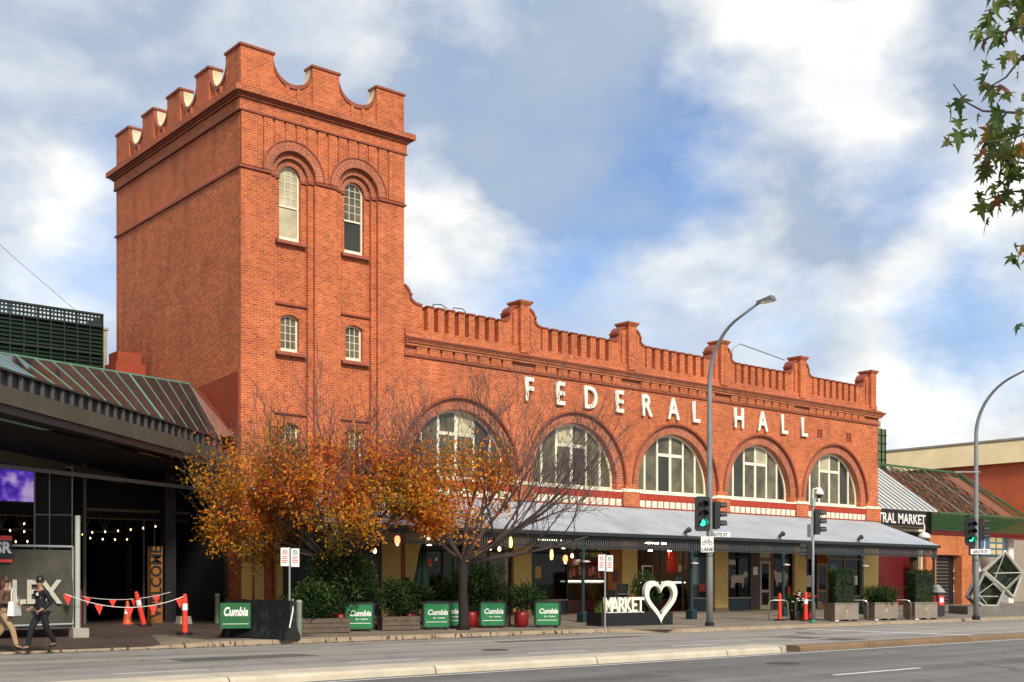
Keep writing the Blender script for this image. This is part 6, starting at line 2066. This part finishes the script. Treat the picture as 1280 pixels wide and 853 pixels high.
def person(label, loc, yaw, top_m, leg_m, hair_m, shoe_m, arms, stride, cap=False):
    """walker facing local -Y; arms: (elbow, wrist) for right (-X) and left (+X)"""
    t = thing('person', label, 'person', loc, yaw)
    hz = .90
    f = stride
    J = {'pelvis': ((0, 0, hz), (.13, .10)), 'waist': ((0, -.01, 1.06), (.125, .095)), 'chest': ((0, -.02, 1.26), (.15, .105)), 'shoulders': ((0, -.01, 1.40), (.12, .08)),
         'neck': ((0, -.02, 1.48), .052), 'head0': ((0, -.035, 1.55), (.068, .078)), 'head1': ((0, -.04, 1.63), (.075, .092)), 'head2': ((0, -.03, 1.70), (.055, .07))}
    Bn = [('pelvis', 'waist'), ('waist', 'chest'), ('chest', 'shoulders'), ('shoulders', 'neck'), ('neck', 'head0'), ('head0', 'head1'), ('head1', 'head2')]
    legs = {}
    for s, nm_, fw in ((-1, 'r', f), (1, 'l', -f)):
        hip = Vector((s * .09, 0, hz - .05))
        knee = Vector((s * .095, -fw * .5 - .06, .50))
        ank = Vector((s * .09, -fw * 1.0 + (.04 if fw < 0 else 0), .09 + (.07 if fw < 0 else 0)))
        toe = ank + Vector((0, -.15, -.045 - (.03 if fw < 0 else 0)))
        legs[nm_] = (hip, knee, ank, toe)
        J['hip' + nm_] = (hip, .085); J['knee' + nm_] = (knee, .057); J['calf' + nm_] = (knee.lerp(ank, .35), .054); J['ank' + nm_] = (ank, .037); J['toe' + nm_] = (toe, .032)
        Bn += [('pelvis', 'hip' + nm_), ('hip' + nm_, 'knee' + nm_), ('knee' + nm_, 'calf' + nm_), ('calf' + nm_, 'ank' + nm_), ('ank' + nm_, 'toe' + nm_)]
    for s, nm_, (el, wr) in ((-1, 'r', arms[0]), (1, 'l', arms[1])):
        sh = Vector((s * .19, 0, 1.385))
        el, wr = Vector(el), Vector(wr)
        J['sh' + nm_] = (sh, .058); J['el' + nm_] = (el, .042); J['wr' + nm_] = (wr, .028)
        hd_ = (wr - el).normalized()
        pm = wr + hd_ * .08
        J['palm' + nm_] = (pm, (.035, .02))
        Bn += [('shoulders', 'sh' + nm_), ('sh' + nm_, 'el' + nm_), ('el' + nm_, 'wr' + nm_), ('wr' + nm_, 'palm' + nm_)]
        side = Vector((0, 1, 0)) - hd_ * hd_.y
        side = side.normalized() if side.length > .1 else Vector((1, 0, 0))
        curl = hd_.cross(side) * s
        for q in range(4):
            a = pm + side * (q - 1.5) * .019 + hd_ * .02
            L_ = (.062, .075, .070, .055)[q]
            k1, k2 = a + hd_ * L_ * .6, a + hd_ * L_ * .95 + curl * .025
            for kk, pp2, rr in ((f'f{nm_}{q}a', k1, .0085), (f'f{nm_}{q}b', k2, .0075)):
                J[kk] = (pp2, rr)
            Bn += [('palm' + nm_, f'f{nm_}{q}a'), (f'f{nm_}{q}a', f'f{nm_}{q}b')]
        th = wr + side * .04 + hd_ * .03
        J['th' + nm_] = (th, .011); J['th2' + nm_] = (th + hd_ * .045 + side * .012, .009)
        Bn += [('wr' + nm_, 'th' + nm_), ('th' + nm_, 'th2' + nm_)]
    body_ = part('body', skin_mesh('body', J, Bn, SKIN, 1), None, t)
    # jacket and trousers follow the same joints, a little larger
    K = {k_: J[k_] for k_ in ('pelvis', 'waist', 'chest', 'shoulders', 'shr', 'elr', 'wrr', 'shl', 'ell', 'wrl')}
    big = {}
    for k_, (p, r_) in K.items():
        g = 1.18 if not isinstance(r_, tuple) else 1.16
        r2 = tuple(x_ * g for x_ in r_) if isinstance(r_, tuple) else r_ * 1.28
        big[k_] = (p, r2)
    big['neckb'] = ((0, -.015, 1.455), .072)
    part('jacket', skin_mesh('jacket', big, [('pelvis', 'waist'), ('waist', 'chest'), ('chest', 'shoulders'), ('shoulders', 'neckb'), ('shoulders', 'shr'), ('shr', 'elr'), ('elr', 'wrr'), ('shoulders', 'shl'), ('shl', 'ell'), ('ell', 'wrl')], top_m, 2), None, t)
    tr_ = {'pelvis': ((0, 0, hz + .02), (.150, .118))}
    tb = []
    for nm_ in 'rl':
        for k_, g in (('hip', 1.14), ('knee', 1.35), ('calf', 1.3), ('ank', 1.6)):
            p, r_ = J[k_ + nm_]
            tr_[k_ + nm_] = (p, r_ * g)
        tb += [('pelvis', 'hip' + nm_), ('hip' + nm_, 'knee' + nm_), ('knee' + nm_, 'calf' + nm_), ('calf' + nm_, 'ank' + nm_)]
    part('trousers', skin_mesh('trousers', tr_, tb, leg_m, 2), None, t)
    for nm_ in 'rl':
        hip, knee, ank, toe = legs[nm_]
        sh_ = part('shoe', skin_mesh('shoe', {'heel': (ank + Vector((0, .035, -.045)), (.045, .04)), 'mid': (ank + Vector((0, -.05, -.045)), (.045, .045)), 'toe': (toe + Vector((0, -.03, -.01)), (.042, .033))}, [('heel', 'mid'), ('mid', 'toe')], shoe_m, 1), None, t)
    hr = MB()
    hr.lathe([(.10, -.055), (.102, .0), (.09, .06), (.055, .105), (.015, .12)], 14, (0, -.018, 1.665))
    hair = part('hair', hr, hair_m, t, smooth=True)
    hair.data.transform(Matrix.Diagonal((.86, 1.0, 1, 1)))
    if cap:
        part('cap_peak', MB().prism([[(-.07, -.10), (.07, -.10), (.06, -.19), (0, -.215), (-.06, -.19)]], 1.655, 1.668, 'Z'), hair_m, t)
    else:
        part('long_hair', MB().lathe([(.03, -.02), (.085, .05), (.10, .2), (.09, .32)], 12, (0, .045, 1.36)), hair_m, t, smooth=True)
    nose = MB().add([(-.013, -.118, 1.60), (.013, -.118, 1.60), (0, -.145, 1.605), (0, -.122, 1.65)], [(0, 1, 2), (0, 2, 3), (1, 3, 2), (0, 3, 1)])
    part('nose', nose, SKIN, t)
    for s in (-1, 1):
        part('eye', MB().lathe([(.002, -.008), (.010, 0), (.002, .008)], 8, (s * .03, -.117, 1.645)), BLACK, t)
        part('ear', MB().lathe([(.006, -.03), (.014, 0), (.006, .03)], 8, (s * .074, -.03, 1.63)), SKIN, t)
    part('mouth', MB().box(-.022, .022, -.121, -.112, 1.568, 1.575), mat('lip', (.25, .08, .07), .5), t)
    return t
NAVYC = mat('navy_cloth', (.006, .006, .009), .85, var=.3, vscale=8)
man = person('person in a dark cap and dark tracksuit striding left past the hoarding', (9.55, 28.95, .10), R(-70), NAVYC, NAVYC, BLACK, BLACK,
             (((-.22, .10, 1.12), (-.16, -.14, 1.02)), ((.22, .12, 1.12), (.15, -.08, .98))), .30, True)
part('collar_patch', MB().box(.03, .10, -.165, -.15, 1.30, 1.37), WHITE, man)
BRN = mat('brown_cloth', (.10, .05, .035), .85, var=.3, vscale=8)
TANC = mat('tan_cloth', (.36, .24, .13), .85, var=.2, vscale=8)
wom = person('person with brown hair and tan trousers holding a phone at the left edge', (8.92, 29.6, .10), R(50), BRN, TANC, mat('brown_hair', (.05, .018, .012), .6), BLACK,
             (((-.24, .02, 1.14), (-.12, -.24, 1.12)), ((.23, .06, 1.13), (.12, -.22, 1.10))), .32, False)
bag = thing('shoulder_bag', 'large white shoulder bag carried by the walker with the phone', 'bag', (9.06, 29.35, .92), R(50))
part('pouch', MB().taper(0, 0, 0, .34, .22, .08, .19, .06), WHITE, bag)
part('strap', MB().tube([(-.17, 0, .33), (-.12, .02, .55), (0, .05, .64), (.12, .02, .55), (.17, 0, .33)], .013, 6), WHITE, bag)
ph = thing('mobile_phone', 'small pale phone held up by the walker at the left edge', 'phone', (9.16, 29.32, 1.24), R(50))
part('phone_case', MB().box(-.038, .038, -.005, .005, 0, .15), GREYM, ph)
part('phone_screen', MB().box(-.034, .034, .0052, .007, .006, .144), GLASSD, ph)
